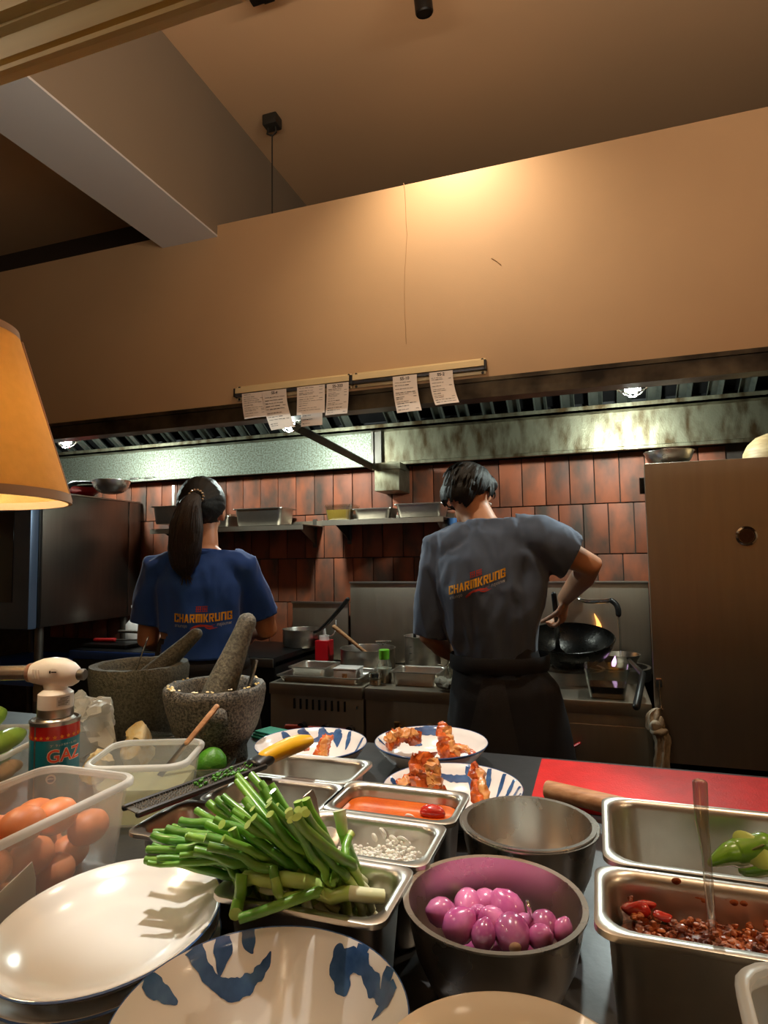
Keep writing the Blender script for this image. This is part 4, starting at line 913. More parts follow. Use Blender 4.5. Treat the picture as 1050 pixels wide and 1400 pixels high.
for i in range(12):    # slim tips reaching out over the plates
    tx, ty = r2.uniform(198, 262), r2.uniform(1128, 1182); tip = W(tx, ty, z=r2.uniform(1.088, 1.112)); base = Vector((-.30+r2.uniform(-.03, .02), .585+r2.uniform(-.02, .02), 1.062)); mid = base.lerp(tip, .5); mid.z = max(mid.z, 1.097)+r2.uniform(0, .01)
    scallion([tuple(base), tuple(base.lerp(mid, .5)+Vector((0, 0, .006))), tuple(mid), tuple(tip)], r2.uniform(.0036, .0046), r2.uniform(.0018, .0034), label='slim scallion leaf reaching out over the stack of oval plates', group='slim scallion leaves over the plates', split=(.1, .25))
# loose ones
z_ = 1.092
p = [W(524, 1226, z=1.086), W(480, 1221, z=1.092), W(420, 1207, z=1.094), W(370, 1197, z=1.096), W(336, 1196, z=1.097)]
scallion([tuple(q) for q in p], .0066, .0070, 'scallion', 'thick pale scallion lying across the front rim of the scallion pan', None, (.24, .95))
p = [W(338, 1196, z=1.100), W(332, 1210, z=1.094), W(326, 1232, z=1.080), W(322, 1250, z=1.078)]
scallion([tuple(q) for q in p], .0058, .0062, 'scallion', 'short bent scallion leaf hanging over the front rim of the pan', None, (0, 0))
p = [W(446, 1214, z=1.096), W(420, 1224, z=1.094), W(370, 1242, z=1.088), W(328, 1256, z=1.080)]
scallion([tuple(q) for q in p], .0050, .0046, 'scallion', 'slim dark green leaf sloping down over the front rim to the blue-rimmed bowl', None, (0, .1))
p = [W(464, 1108, z=1.150), W(468, 1130, z=1.135), W(476, 1160, z=1.105), W(494, 1200, z=1.062)]
scallion([tuple(q) for q in p], .0066, .0046, 'scallion', 'upside-down scallion with its white bulb pointing up beside the garlic pan', None, (.4, .6))
p = [W(479, 1138, z=1.130), W(470, 1165, z=1.12), W(458, 1198, z=1.105), W(450, 1210, z=1.098)]
scallion([tuple(q) for q in p], .0040, .0044, 'scallion', 'thin dark leaf hanging beside the white scallion bulb', None, (0, .1))
build_scallions()
# ------------------------------------------------------------------ crockery
def platter_prof(r, h):
    return [(0, .004), (r*.55, .004), (r*.58, 0), (r*.62, 0), (r*.66, .005), (r*.88, h*.62), (r-.001, h-.003), (r+.0005, h-.001), (r-.001, h), (r-.004, h-.001), (r*.86, h*.62+.003), (r*.68, .0085), (r*.5, .0065), (0, .0065)]
pm = MB(); pm.lathe(platter_prof(.112, .030), 64, sx=.90, sy=1.05, mis=[0]*6+[1, 1]+[0]*5); pme = pm.mesh('oval_plate', ['porc', 'bluerim'], True, 60)
for k in range(4):
    o = link('oval_plate', pme); o.location = (-.457+.002*(k % 2), .506, CT+k*.0168); o.rotation_euler = (0, 0, .25)
    tag(o, 'white oval plate with a thin blue rim, topmost of its stack' if k == 3 else 'white oval plate with a blue rim inside the stack beside the egg tub', 'plate', 'stack of oval plates')
class Bowl:
    def __init__(s, name, label, cx, cy, r, h, foot=.42, rot=0., m='porc', rim='bluerim', cat='bowl', z0=CT, deep=.5, group=None):
        T = .0032
        out = [(0, .004), (r*foot-.004, .004), (r*foot-.003, 0), (r*foot, 0), (r*foot+.002, .005)]
        cur = [(lerp(r*foot+.002, r, a_), .005+(h-.005)*(a_**(1+deep))) for a_ in (.25, .5, .7, .85, .95, 1.)]
        inn = [(max(x-T, 0), z+(.0006 if z > h-.004 else T*.6)) for x, z in reversed(cur[:-1])]
        s.inner = [(r-T*.4, h+.0004)]+inn+[(r*foot*.8, .005+T*.8), (0, .005+T*.7)]
        prof = out+cur+[(r-.0008, h+.0012)]+s.inner
        mis = [0]*(len(out)+len(cur)-2)+[1, 1, 1]; mis += [0]*(len(prof)-1-len(mis))
        s.t = thing(name, label, cat, (cx, cy, z0), rot, group)
        MB().lathe(prof, 72, mis=mis).build('body', [m, rim], s.t, sharp=60)
        s.S = [0.]
        for i in range(1, len(s.inner)): s.S.append(s.S[-1]+math.hypot(s.inner[i][0]-s.inner[i-1][0], s.inner[i][1]-s.inner[i-1][1]))
    def pt(s, ang, d, off=.0005):
        d = max(0, min(d, s.S[-1]-1e-5)); i = 0
        while s.S[i+1] < d: i += 1
        f = (d-s.S[i])/(s.S[i+1]-s.S[i]); a, b = s.inner[i], s.inner[i+1]
        r = lerp(a[0], b[0], f); z = lerp(a[1], b[1], f); tx, tz = b[0]-a[0], b[1]-a[1]; l = math.hypot(tx, tz)
        nr, nz = tz/l, -tx/l
        if nz < 0: nr, nz = -nr, -nz
        r += nr*off; z += nz*off
        return (r*math.cos(ang), r*math.sin(ang), z)
    def height(s, r):
        I = sorted(s.inner); rs = [a for a, _ in I]; return float(np.interp(r, rs, [b for _, b in I]))
    def stroke(s, path, widths, m='blue', k=6):
        """path of (degrees, distance from the rim in m)"""
        R = s.inner[0][0]; P_ = smoothpath([(math.radians(a)*R, d) for a, d in path], k); w = resamp(widths, len(P_))
        for i in range(len(w)): w[i] *= 1+.45*noise.noise(Vector((P_[i][0]*140, P_[i][1]*140, 3)))
        vs, fs = strip2(P_, w)
        # split across so that the ribbon follows the bowl
        v2 = []; 
        for i in range(0, len(vs), 2):
            for q in (0, .25, .5, .75, 1): v2.append((lerp(vs[i][0], vs[i+1][0], q), lerp(vs[i][1], vs[i+1][1], q)))
        f2 = [(i*5+j, i*5+j+1, (i+1)*5+j+1, (i+1)*5+j) for i in range(len(vs)//2-1) for j in range(4)]
        MB().add([s.pt(x/R, y) for x, y in v2], f2).build('painted_stroke', m, s.t)
fb = Bowl('brushwork_bowl', 'big white bowl with navy brush strokes and blue rim in front of the scallion pan', -.245, .425, .109, .088, .45)
A0 = 100   # direction of the far rim as seen from the camera
fb.stroke([(A0+78, -.0), (A0+74, .012), (A0+69, .024), (A0+66, .030)], [.012, .018, .010, .002])
fb.stroke([(A0+52, .0), (A0+50, .014), (A0+45, .030), (A0+36, .040), (A0+26, .038), (A0+18, .028), (A0+15, .018)], [.018, .014, .014, .015, .013, .009, .001])
fb.stroke([(A0+38, .0), (A0+39, .012), (A0+41, .022), (A0+42, .028)], [.013, .014, .008, .001])
fb.stroke([(A0+26, .0), (A0+26, .008), (A0+25, .015), (A0+24, .018)], [.011, .012, .007, .001])
fb.stroke([(A0-22, .006), (A0-22, .012), (A0-24, .024), (A0-29, .032), (A0-33, .034)], [.002, .014, .026, .020, .006])
fb.stroke([(A0-34, .0), (A0-35, .008), (A0-41, .016), (A0-50, .020), (A0-58, .024)], [.016, .014, .012, .016, .004])
fb.stroke([(A0-24, .016), (A0-31, .014), (A0-40, .012)], [.014, .018, .012])
fb.stroke([(A0-54, .0), (A0-56, .012), (A0-58, .026)], [.010, .012, .006])
fb.stroke([(A0-62, .004), (A0-61, .018), (A0-56, .038)], [.012, .012, .001])
for k in range(3): Bowl('cream_bowl', 'plain cream bowl on top of its stack in front of the shallots' if k == 2 else 'plain cream bowl lower in the stack in front of the shallots', -.056, .376, .086, .062, .45, m='cream', rim='cream', z0=CT+k*.0265, group='stack of cream bowls')
FP = {}
for k, x, y, r_, lb in (('P0', -.560, 1.170, .113, 'blue-painted white dish with scraps of prawn beside the stone mortar'), ('P1', -.330, 1.246, .114, 'blue-painted white dish of prawns and fried garlic at the kitchen edge of the pass'), ('P2', -.235, 1.016, .113, 'blue-painted white dish with an upright grilled prawn head behind the orange sauce')):
    FP[k] = Bowl('painted_dish', lb, x, y, r_, .050, .50, deep=.9, cat='dish', group='blue-painted dishes of prawns')
b = FP['P0']
for a_, w_ in ((150, .016), (128, .022), (104, .020), (84, .020), (66, .012), (36, .012)):
    b.stroke([(a_, .002), (a_-4, .020), (a_-10, .042)], [w_*.5, w_*1.3, .003])
b.stroke([(118, .034), (98, .024), (82, .016)], [.004, .018, .012])
b = FP['P1']
b.stroke([(138, .002), (134, .018), (128, .036), (118, .044)], [.008, .020, .018, .003]); b.stroke([(136, .012), (118, .012), (100, .010), (92, .004)], [.010, .020, .022, .010]); b.stroke([(96, .004), (94, .018), (92, .034)], [.016, .012, .002]); b.stroke([(186, .004), (180, .022)], [.012, .003]); b.stroke([(120, .004), (118, .02)], [.018, .016])
b = FP['P2']
for a_ in (88, 66, 48, 32, 16, 0, -14): b.stroke([(a_, .002), (a_-3, .022), (a_-9, .048)], [.007, .013, .002])
b.stroke([(118, .020), (104, .028), (86, .026), (72, .018)], [.003, .014, .013, .004]); b.stroke([(176, .004), (170, .03), (160, .045)], [.014, .016, .003])
# prawns
def prawn(label, loc, L_, r, bend, rot, tilt=0., seed=1, legs=False):
    """half of a grilled river prawn: curved ridged shell with charred edge, pale flesh inside, tail fan"""
    r_ = random.Random(seed); t = thing('grilled_prawn', label, 'prawn', loc, rot, 'grilled prawn pieces on the painted dishes')
    X = Matrix.Rotation(-tilt, 4, 'Y'); r *= 1.25; n = 25
    P_ = [Vector((L_*(i/(n-1)-.5), .18*L_*math.sin(i/(n-1)*2.2), bend*(1-((i/(n-1)-.5)*2)**2))) for i in range(n)]
    rad = [r*(1.0-.42*(i/(n-1)))*(1+.09*((i/4) % 1)) for i in range(n)]; rad[0] = r*.6
    lo = []
    for p_, q in zip(P_, rad): lo.append([tuple(p_+Vector((0, q*math.cos(a_), q*.85*math.sin(a_)))) for a_ in [PI*2*k/16 for k in range(16)]])
    mb = MB(); mb.loft(lo, xf=X); mb.jitter(r*.5, 70, seed); mb.jitter(r*.2, 300, seed+2); zm = min(v[2] for v in mb.v); mb.shift((0, 0, -zm)); mb.build('shell', 'prawn', t)
    mb = MB(); mb.tube([p_+Vector((0, -.45*r, r*.42)) for p_ in P_[1:20]], [(r*.42, r*.52)]*19, 10, True, xf=X); mb.jitter(r*.35, 130, seed+3); mb.shift((0, 0, -zm)); mb.build('flesh', 'prawnflesh', t)
    if legs:
        for k in range(4):
            x = L_*(k/8-.35); mb = MB(); mb.tube([(x, r*.5, r*.6), (x+.012, r*1.0, r*.9), (x+.026, r*1.2, r*.5)], [.0014, .0012, .0008], 5, xf=X); mb.shift((0, 0, -zm)); mb.build('leg', 'prawn', t)
    return t
def crumbs(label, bowl, n, rad, cx, cy, z, m='crumb', name='fried_garlic', seed=1, rr=(.002, .0045)):
    r_ = random.Random(seed); mb = MB()
    for i in range(n):
        a_ = r_.uniform(0, 2*PI); q = math.sqrt(r_.random())*rad; s = r_.uniform(*rr)
        mb.ell((q*math.cos(a_), q*.7*math.sin(a_), bowl.height(math.hypot(cx+q*math.cos(a_), cy+q*.7*math.sin(a_)))+s*.9+.008*(1-(q/rad)**2)*r_.random()), (s, s*.8, s*.7), 6, 4)
    o = mb.build(name, m, loc=(bowl.t.location.x+cx, bowl.t.location.y+cy, bowl.t.location.z)); return tag(o, label, 'topping', kind='stuff')
def settle(t, bowl):
    """lift a piece until it only rests on the dish"""
    bpy.context.view_layer.update(); up = -1.; c = bowl.t.location
    for ch in t.children:
        mw = ch.matrix_world
        for v in ch.data.vertices:
            w_ = mw @ v.co; up = max(up, c.z+bowl.height(math.hypot(w_.x-c.x, w_.y-c.y))-w_.z)
    t.location.z += up+.0006
L1 = FP['P1'].t.location; L2 = FP['P2'].t.location; L0 = FP['P0'].t.location
settle(prawn('curled grilled prawn tail lying in fried garlic on the dish at the kitchen edge', L1+Vector((-.055, .0, .012)), .075, .016, .008, .5, 0, 1), FP['P1'])
settle(prawn('grilled prawn tail propped up on the dish at the kitchen edge', L1+Vector((.036, .012, .013)), .075, .015, .006, 2.0, .9, 2), FP['P1'])
settle(prawn('leggy grilled prawn piece at the side of the dish at the kitchen edge', L1+Vector((.062, -.012, .016)), .06, .009, .008, -.4, 0, 3, True), FP['P1'])
crumbs('fried garlic crumbs heaped on the dish at the kitchen edge', FP['P1'], 150, .058, -.005, -.02, .010, seed=4)
crumbs('bright yellow prawn roe on the dish at the kitchen edge', FP['P1'], 90, .022, -.012, -.038, .020, 'roe', 'prawn_roe', 5)
settle(prawn('upright charred prawn head standing in the nearer painted dish', L2+Vector((-.028, -.012, .010)), .085, .021, .010, 1.9, 1.25, 6), FP['P2'])
settle(prawn('orange prawn tail lying at the rim of the nearer painted dish', L2+Vector((-.062, .008, .014)), .060, .013, .008, .6, .2, 7), FP['P2'])
settle(prawn('long prawn claw leaning on the rim of the nearer painted dish', L2+Vector((.058, -.012, .014)), .085, .012, .004, 1.8, .75, 8), FP['P2'])
crumbs('charred garlic crumbs under the upright prawn head', FP['P2'], 110, .05, .0, -.03, .010, seed=9)
settle(prawn('small prawn tail at the left of the dish beside the stone mortar', L0+Vector((-.045, .012, .013)), .055, .013, .006, .4, .1, 10), FP['P0'])
settle(prawn('red prawn tail standing in the dish beside the stone mortar', L0+Vector((.030, .010, .013)), .055, .013, .004, 1.4, .8, 11), FP['P0'])
crumbs('few prawn crumbs scattered in the dish beside the stone mortar', FP['P0'], 26, .06, 0, -.01, .010, 'prawnflesh', seed=12)
# ------------------------------------------------------------------ steel bowls and shallots
def steel_bowl(label, x, y, r, h, z0=CT, group=None):
    o = MB().lathe(BOWLP(r, h), 64).build('mixing_bowl', 'bowlsteel', loc=(x, y, z0), sharp=50); return tag(o, label, 'bowl', group)
sb = steel_bowl('shiny steel mixing bowl full of peeled shallots', -.105, .618, .083, .094)
steel_bowl('lower of two nested empty steel bowls behind the shallots', -.090, .790, .079, .098)
steel_bowl('upper of two nested empty steel bowls behind the shallots', -.090, .790, .0755, .094, CT+.006)
SH = [(604, 1247, 18), (640, 1236, 19), (663, 1234, 17), (695, 1245, 22), (628, 1266, 20), (655, 1253, 14), (674, 1262, 18), (661, 1279, 15), (701, 1277, 22), (743, 1266, 17), (739, 1282, 15), (769, 1272, 12), (716, 1262, 11)]
r3 = random.Random(5)
def shallot(x, y, z, r, lab):
    t = thing('shallot', lab, 'shallot', (x, y, z), 0, 'peeled shallots in the steel bowl')
    X = Matrix.Rotation(r3.uniform(0, 6.28), 4, 'Z') @ Matrix.Rotation(r3.uniform(.5, 1.5), 4, 'Y')
    mb = MB(); mb.lathe([(0, -1.12*r), (.30*r, -1.04*r), (.72*r, -.76*r), (.97*r, -.2*r), (.95*r, .3*r), (.72*r, .78*r), (.38*r, 1.10*r), (.22*r, 1.25*r), (0, 1.28*r)], 22, X); mb.jitter(r*.06, 40, r3.random()*9); mb.build('bulb', 'shal', t)
    mb = MB(); mb.lathe([(0, -1.17*r), (.24*r, -1.13*r), (.33*r, -1.03*r), (.1*r, -1.0*r), (0, -1.0*r)], 14, X); mb.build('root_end', 'shalroot', t)
    if r3.random() < .5: mb = MB(); mb.tube([X @ Vector((.96*r*math.cos(a_), .05*r, r*math.sin(a_)*1.05)) for a_ in (-.9, -.45, 0, .45, .9)], r*.035, 5); mb.build('skin_fold', 'shalroot', t)
    return t
for k, (px_, py_, rp) in enumerate(SH):
    z = 1.048 if py_ < 1262 else 1.055
    p = W(px_, py_, z=z); shallot(p.x, p.y, p.z, rp*.00066*1.18, 'glossy purple peeled shallot heaped in the steel bowl')
for k in range(7):
    a_ = 2*PI*k/7; shallot(-.105+.034*math.cos(a_), .620+.034*math.sin(a_), 1.016, .0135, 'glossy purple peeled shallot heaped in the steel bowl')
a = W(727, 1262, z=1.056); 
mb = MB(); mb.tube([(-.105+.02, .615, 1.04), tuple(a), tuple(W(722, 1236, z=1.075))], [(.002, .006)]*3, 8, True); tag(mb.build('spoon_handle', 'chrome'), 'sliver of a steel spoon handle between the shallots', 'spoon')
# ------------------------------------------------------------------ right-hand pans
g1 = gn('large steel pan with a halved green chili, in front of the red board', .158, .757, .325, .178, .12, CT, r=.03)
g2 = gn('deep steel pan of dark chili paste with a clear spoon', .078, .543, .178, .104, .15, CT, r=.024)
mb = MB(); L_ = []
nx, ny = 22, 14
vs = []
for j in range(ny+1):
    for i in range(nx+1):
        x, y = (i/nx-.5)*.138, (j/ny-.5)*.064; e = max(abs(i/nx-.5), abs(j/ny-.5))*2
        z = .122+.016*noise.noise(Vector((x*26, y*26, 1.3)))+.008*noise.noise(Vector((x*90, y*90, 5)))+.012*(1-e)
        vs.append((x, y, z))
fs = [(j*(nx+1)+i, j*(nx+1)+i+1, (j+1)*(nx+1)+i+1, (j+1)*(nx+1)+i) for j in range(ny) for i in range(nx)]
mb.add(vs, fs)
for i in range(330):
    x, y = rnd.uniform(-.064, .064), rnd.uniform(-.028, .028); s = rnd.uniform(.0015, .0042); mb.ell((x, y, .129+.016*noise.noise(Vector((x*26, y*26, 1.3)))+rnd.uniform(0, .008)), (s, s*.8, s*.7), 6, 4)
mb.jitter(.002, 160, 2)
mb.loft(inner_loops(.178, .104, .15, .116, .004), True, True)
tag(mb.build('chili_paste', 'chili', loc=g2.location), 'chunky dark red chili paste in the deep pan', 'chili paste', kind='stuff')
for px_, py_, s in ((868, 1243, .011), (884, 1238, .008), (905, 1252, .007)):
    p = W(px_, py_, z=1.116); mb = MB(); mb.ell((0, 0, 0), (s, s*.6, s*.5), 12, 8); mb.jitter(.003, 90, s*1000); tag(mb.build('chili_flake', 'chilired', loc=(p.x, p.y, p.z)), 'bright red piece of chili on the dark chili paste', 'chili', 'red chili pieces on the paste')
# smears on the inside wall of the deep pan
for px_, py_, s in ((925, 1205, .006), (957, 1232, .007), (1003, 1235, .006), (1018, 1236, .005), (990, 1230, .004)):
    p = Vector((W(px_, py_, y=.584).x, .5845, W(px_, py_, y=.584).z)); mb = MB(); mb.ell((0, 0, 0), (s*.7, .0008, s*.55), 10, 6); mb.jitter(.0014, 120, s*900); mb.build('paste_smear', 'chili', g2, loc=p-g2.location)
# clear spoon standing in the paste
a = W(975, 1285, y=.535); b = W(957, 1070, y=.565); mid = W(966, 1170, y=.55)
mb = MB(); mb.tube([tuple(q) for q in (Vector((a.x+.003, a.y-.005, 1.06)), a, mid, a.lerp(b, .75)+Vector((-.001, 0, 0)), b)], [(.003, .003), (.0028, .0032), (.003, .0036), (.0032, .0052), (.003, .0056)], 12, True, side=(0, 1, 0)); tag(mb.build('clear_spoon', 'acrylic'), 'clear plastic spoon handle standing up in the chili paste', 'spoon')
# green chilies
def gchili(label, pts, rad, cut=False, base=None):
    t = thing('green_chili', label, 'chili', pts[0], 0, None); P_ = smoothpath([tuple(p) for p in pts], 5); R_ = resamp(rad, len(P_))
    mb = MB(); mb.tube(P_, R_, 16, True); mb.build('skin', 'greenchili', t, world=True); return t
a = W(972, 1180, z=1.078); b = W(1010, 1166, z=1.085); c = W(1044, 1158, z=1.092)
t = gchili('halved green chili showing its pale flesh in the large steel pan', (a, a.lerp(b, .6)+Vector((0, 0, .002)), b, c), [.004, .011, .0145, .0145])
d = (c-b).normalized(); cen = b.lerp(c, .62)+Vector((-.004, -.0105, .004))
mb = MB(); mb.lathe([(0, .0), (.010, .0), (.0125, -.002), (0, -.004)], 24, align(tuple(cen), tuple(cen+Vector((-.25, -.8, .5)))) @ Matrix.Rotation(.9, 4, 'Z'), sy=1.7); mb.build('cut_flesh', 'chiliflesh', t, world=True)
mb = MB(); mb.tube([tuple(cen+Vector((-.008, -.002, -.004))), tuple(cen+Vector((.010, -.002, .006)))], [.0012, .0016], 6, True); mb.build('seed_slit', mat('seed_slit', C(96, 104, 40), .5), t, world=True)
gchili('dark whole green chili in the shade of the large steel pan', (W(1020, 1190, z=1.055), W(1050, 1182, z=1.06), W(1085, 1178, z=1.06)), [.008, .012, .010])
gchili('green chili at the bottom of the large steel pan', (Vector((.08, .74, .993)), Vector((.15, .76, .993)), Vector((.22, .75, .993))), [.006, .010, .005])
# translucent tub at the guest's edge
def tub(label, x, y, w, d, h, rot=0., m='pp', rm='pprim', r=.028, taper=.018, z0=CT, name='plastic_tub'):
    t = thing(name, label, 'tub', (x, y, z0), rot)
    mb = MB(); T = .0016
    mb.loft([rrect(w-2*taper, d-2*taper, r*.8, 0), rrect(w-.012, d-.012, r, h-.012), rrect(w-.008, d-.008, r, h-.003), rrect(w-.014, d-.014, r, h-.003), rrect(w-.018, d-.018, r, h-.012), rrect(w-2*taper-2*T, d-2*taper-2*T, r*.8, T)]); mb.build('body', m, t, sharp=60)
    mb = MB(); mb.loft([rrect(w-.010, d-.010, r, h-.010), rrect(w, d, r, h-.009), rrect(w+.001, d+.001, r, h-.003), rrect(w-.003, d-.003, r, h), rrect(w-.012, d-.012, r, h), rrect(w-.0135, d-.0135, r, h-.003), rrect(w-.010, d-.010, r, h-.010)], False, False); mb.build('rim', rm, t, sharp=60)
    return t
tub('cloudy plastic tub at the guest side of the chili paste pan', .148, .368, .17, .14, .178, -.06)
# ------------------------------------------------------------------ eggs
et = tub('translucent plastic tub of brown eggs beside the stack of plates', -.705, .598, .17, .295, .12)
EP = [(25, 1112), (70, 1097), (116, 1086), (100, 1098), (30, 1160), (72, 1165), (118, 1150), (60, 1210), (8, 1140), (150, 1120), (126, 1190), (20, 1205)]
EGG = [(0, -.0295), (.009, -.0275), (.0165, -.021), (.0212, -.010), (.0222, 0), (.0205, .011), (.0160, .0205), (.009, .0272), (0, .0295)]
eme = MB().lathe(EGG, 28).mesh('egg', 'egg')
re_ = np.random.RandomState(4); NE = 24; ER = .0222*1.05; sy_ = .0222/.0295
E_ = np.column_stack([re_.uniform(-.045, .042, NE), re_.uniform(-.10, .10, NE)*sy_, np.linspace(.03, .30, NE)])
for it in range(900):
    if it < 700: E_[:, 2] -= .0009
    for _ in range(4):
        d = E_[:, None]-E_[None]; L_ = np.sqrt((d**2).sum(2))+1e-9; o_ = np.clip(2*ER-L_, 0, None); np.fill_diagonal(o_, 0); E_ += (d/L_[..., None]*o_[..., None]).sum(1)*.42
        E_[:, 2] = np.maximum(E_[:, 2], .0022+ER); hw = .0640+.0105*np.clip(E_[:, 2]-.02, 0, .1)/.108-ER-.0015; hd = .126*sy_-ER+.0105*np.clip(E_[:, 2]-.02, 0, .1)/.108*sy_
        E_[:, 0] = np.clip(E_[:, 0], -hw, hw-.006); E_[:, 1] = np.clip(E_[:, 1], -hd, hd)
for x, y, z in E_:
    o = link('egg', eme); o.location = (-.705+float(x), .598+float(y)/sy_, CT+float(z)); o.rotation_euler = (r3.choice((-1, 1))*PI/2, r3.uniform(0, 6.28), 0); tag(o, 'brown egg heaped in the translucent tub', 'egg', 'brown eggs in the tub')
for k, (px_, py_, lb, rot) in enumerate(((20, 1200, 'torn grey card standing inside the egg tub wall near its corner', .0), (90, 1215, 'pointed piece of grey card standing inside the egg tub wall', .0))):
    x = -.638; y0 = .475+k*.075
    mb = MB(); pts = [(0, -.036, 0), (0, .036, 0), (0, .030, .050), (0, .010+.012*k, .072), (0, -.030, .052 if k else .070)]
    mb.add(pts+[(p_[0]+.0012, p_[1], p_[2]) for p_ in pts], [(0, 1, 2, 3, 4), (9, 8, 7, 6, 5)]+[(i, (i+1) % 5, (i+1) % 5+5, i+5) for i in range(5)]); o = mb.build('grey_card', 'card', None, False, loc=(x, y0, COUNTER+.006)); o.rotation_euler = (0, math.radians(7), 0); tag(o, lb, 'card')
# ------------------------------------------------------------------ lime juice tub, knife, limes
lt = tub('translucent plastic tub of pale juice with a knife in it', -.729, .889, .165, .15, .10, .36, r=.03)
mb = MB(); mb.loft([rrect(.122, .108, .022, .003), rrect(.137, .122, .026, .058)]); mb.build('juice', mat('lime_juice', C(226, 222, 170), .2, transl=.4, alpha=.55), lt)
KX = TR(-.729, .889, CT) @ rz(.36); a = KX @ Vector((.012, .002, .050)); b = KX @ Vector((.106, .040, .163))
t = thing('table_knife', 'table knife with a wooden handle leaning in the pale juice tub', 'knife', a); d = b-a
mb = MB(); mb.tube([a-d*.22, a, a+d*.55], [(.0007, .006), (.0008, .008), (.001, .007)], 8, True, side=(0, -.5, 1)); mb.build('blade', 'dsteel', t, world=True)
mb = MB(); mb.tube([a+d*.5, a+d*.8, b], [(.004, .006), (.004, .007), (.004, .0065)], 10, True, side=(0, -.5, 1)); mb.build('handle', 'wood', t, world=True)
tub('small clear tub holding a lime behind the juice tub', -.700, 1.030, .080, .088, .042, .36, 'clear', 'clear', .018, .006)
mb = MB(); mb.lathe([(0, -.036), (.007, -.033), (.018, -.027), (.027, -.012), (.0285, .004), (.024, .018), (.014, .028), (.005, .032), (0, .034)], 28, Matrix.Rotation(.25, 4, 'Y')); zm = min(v[2] for v in mb.v); tag(mb.build('lime', 'lime', loc=(-.700, 1.030, CT+.0024-zm)), 'whole green lime standing in the small clear tub', 'lime')
# ------------------------------------------------------------------ gas torch
cx, cy = -.838, .800; 
t = thing('gas_torch', 'white gas torch head screwed on a red and teal gas can', 'gas torch', (cx, cy, CT), math.radians(14))
H = .170; R_ = .0365
can = MB().lathe([(0, .003), (.028, .002), (R_-.001, 0), (R_, .003), (R_, H-.027), (R_, H-.006), (R_+.0014, H-.003), (R_+.0012, H), (R_-.002, H+.001), (R_-.004, H-.004), (R_-.012, H+.004), (.026, H+.005), (0, H+.005)], 48, mis=[3, 3, 3, 0, 1, 2, 2, 2, 2, 2, 2, 2]).build('can', ['cangreen', 'canred', 'steel', 'steel'], t, sharp=50)
def cyl(vs, fs, ang, z, m, name, off=.0006):
    MB().add([((R_+off)*math.cos(ang+x/R_), (R_+off)*math.sin(ang+x/R_), z+y) for x, y in vs], fs).build(name, m, can, False)
VA = math.radians(-57)-math.radians(14)+math.radians(0)
VA = math.atan2(-cy, -cx)-math.radians(14)   # facing the camera
star = [(.0034*(1 if k % 2 == 0 else .5)*math.cos(PI/2+k*PI/5), .0034*(1 if k % 2 == 0 else .5)*math.sin(PI/2+k*PI/5)) for k in range(10)]
for k in range(-6, 6): cyl(star, [tuple(range(10))], VA+k*.27, H-.0225, 'canyellow', 'star')
tv, tf = text_geo('GAZ', .027, .0012, .95, .006); cyl(tv, tf, VA+.42, H-.060, 'whiteprint', 'letter_outline', .0005)
tv, tf = text_geo('GAZ', .027, .0003, .95, .006); cyl(tv, tf, VA+.42, H-.060, 'canorange', 'lettering', .0009)
tv, tf = text_geo('フ゛ラックスチール ガス', .0042, 0, .9, .004); cyl(tv, tf, VA+.40, H-.0365, 'whiteprint', 'small_print', .0006)
for r_, m_, of in ((.0072, 'whiteprint', .0005), (.0048, 'navyprint', .0009)):
    vs = [(0, 0)]+[(r_*math.cos(2*PI*k/20), r_*math.sin(2*PI*k/20)) for k in range(20)]; cyl(vs, [(0, k+1, (k+1) % 20+1) for k in range(20)], VA-.12, H-.085, m_, 'logo', of)
vs, fs = strip2([(-.0046, .0), (-.001, .0012), (.0046, .0004)], [.0012, .0022, .0012]); cyl(vs, fs, VA-.12, H-.085, 'whiteprint', 'logo_band', .0013)
box(-.0012, .0012, -.0005, .0009, 0, H-.008).build('can_seam', 'steel', can, False, loc=(R_*math.cos(VA-.85), R_*math.sin(VA-.85), .003))
MB().lathe([(0, H+.004), (.0265, H+.004), (.027, H+.006), (.0265, H+.016), (.0262, H+.018), (0, H+.018)], 40).build('collar_ring', 'steel', t)
MB().lathe([(0, H+.016), (.0262, H+.016), (.0265, H+.019), (.0262, H+.040), (.020, H+.045), (.016, H+.046), (0, H+.047)], 40).build('adapter', 'white', t)
mb = MB()
vs, fs = strip2([(-.011, 0), (-.004, 0), (.004, 0), (.011, 0)], [.016]*4); mb.add([(.0269*math.cos(VA+.45+x/.0269), .0269*math.sin(VA+.45+x/.0269), H+.0295+y) for x, y in vs], fs); sk = mb.build('warning_label', mat('label_grey', C(206, 204, 204), .5), t)
mb = MB()
for k in range(6):
    vs, fs = strip2([(-.009+(.003 if k < 2 else 0), 0), (0, 0), (.009-(k % 3)*.002, 0)], [.0009]*3); mb.add([(.0273*math.cos(VA+.45+x/.0273), .0273*math.sin(VA+.45+x/.0273), H+.0355-k*.0022+y) for x, y in vs], fs)
mb.build('label_print', 'ink', sk, False)
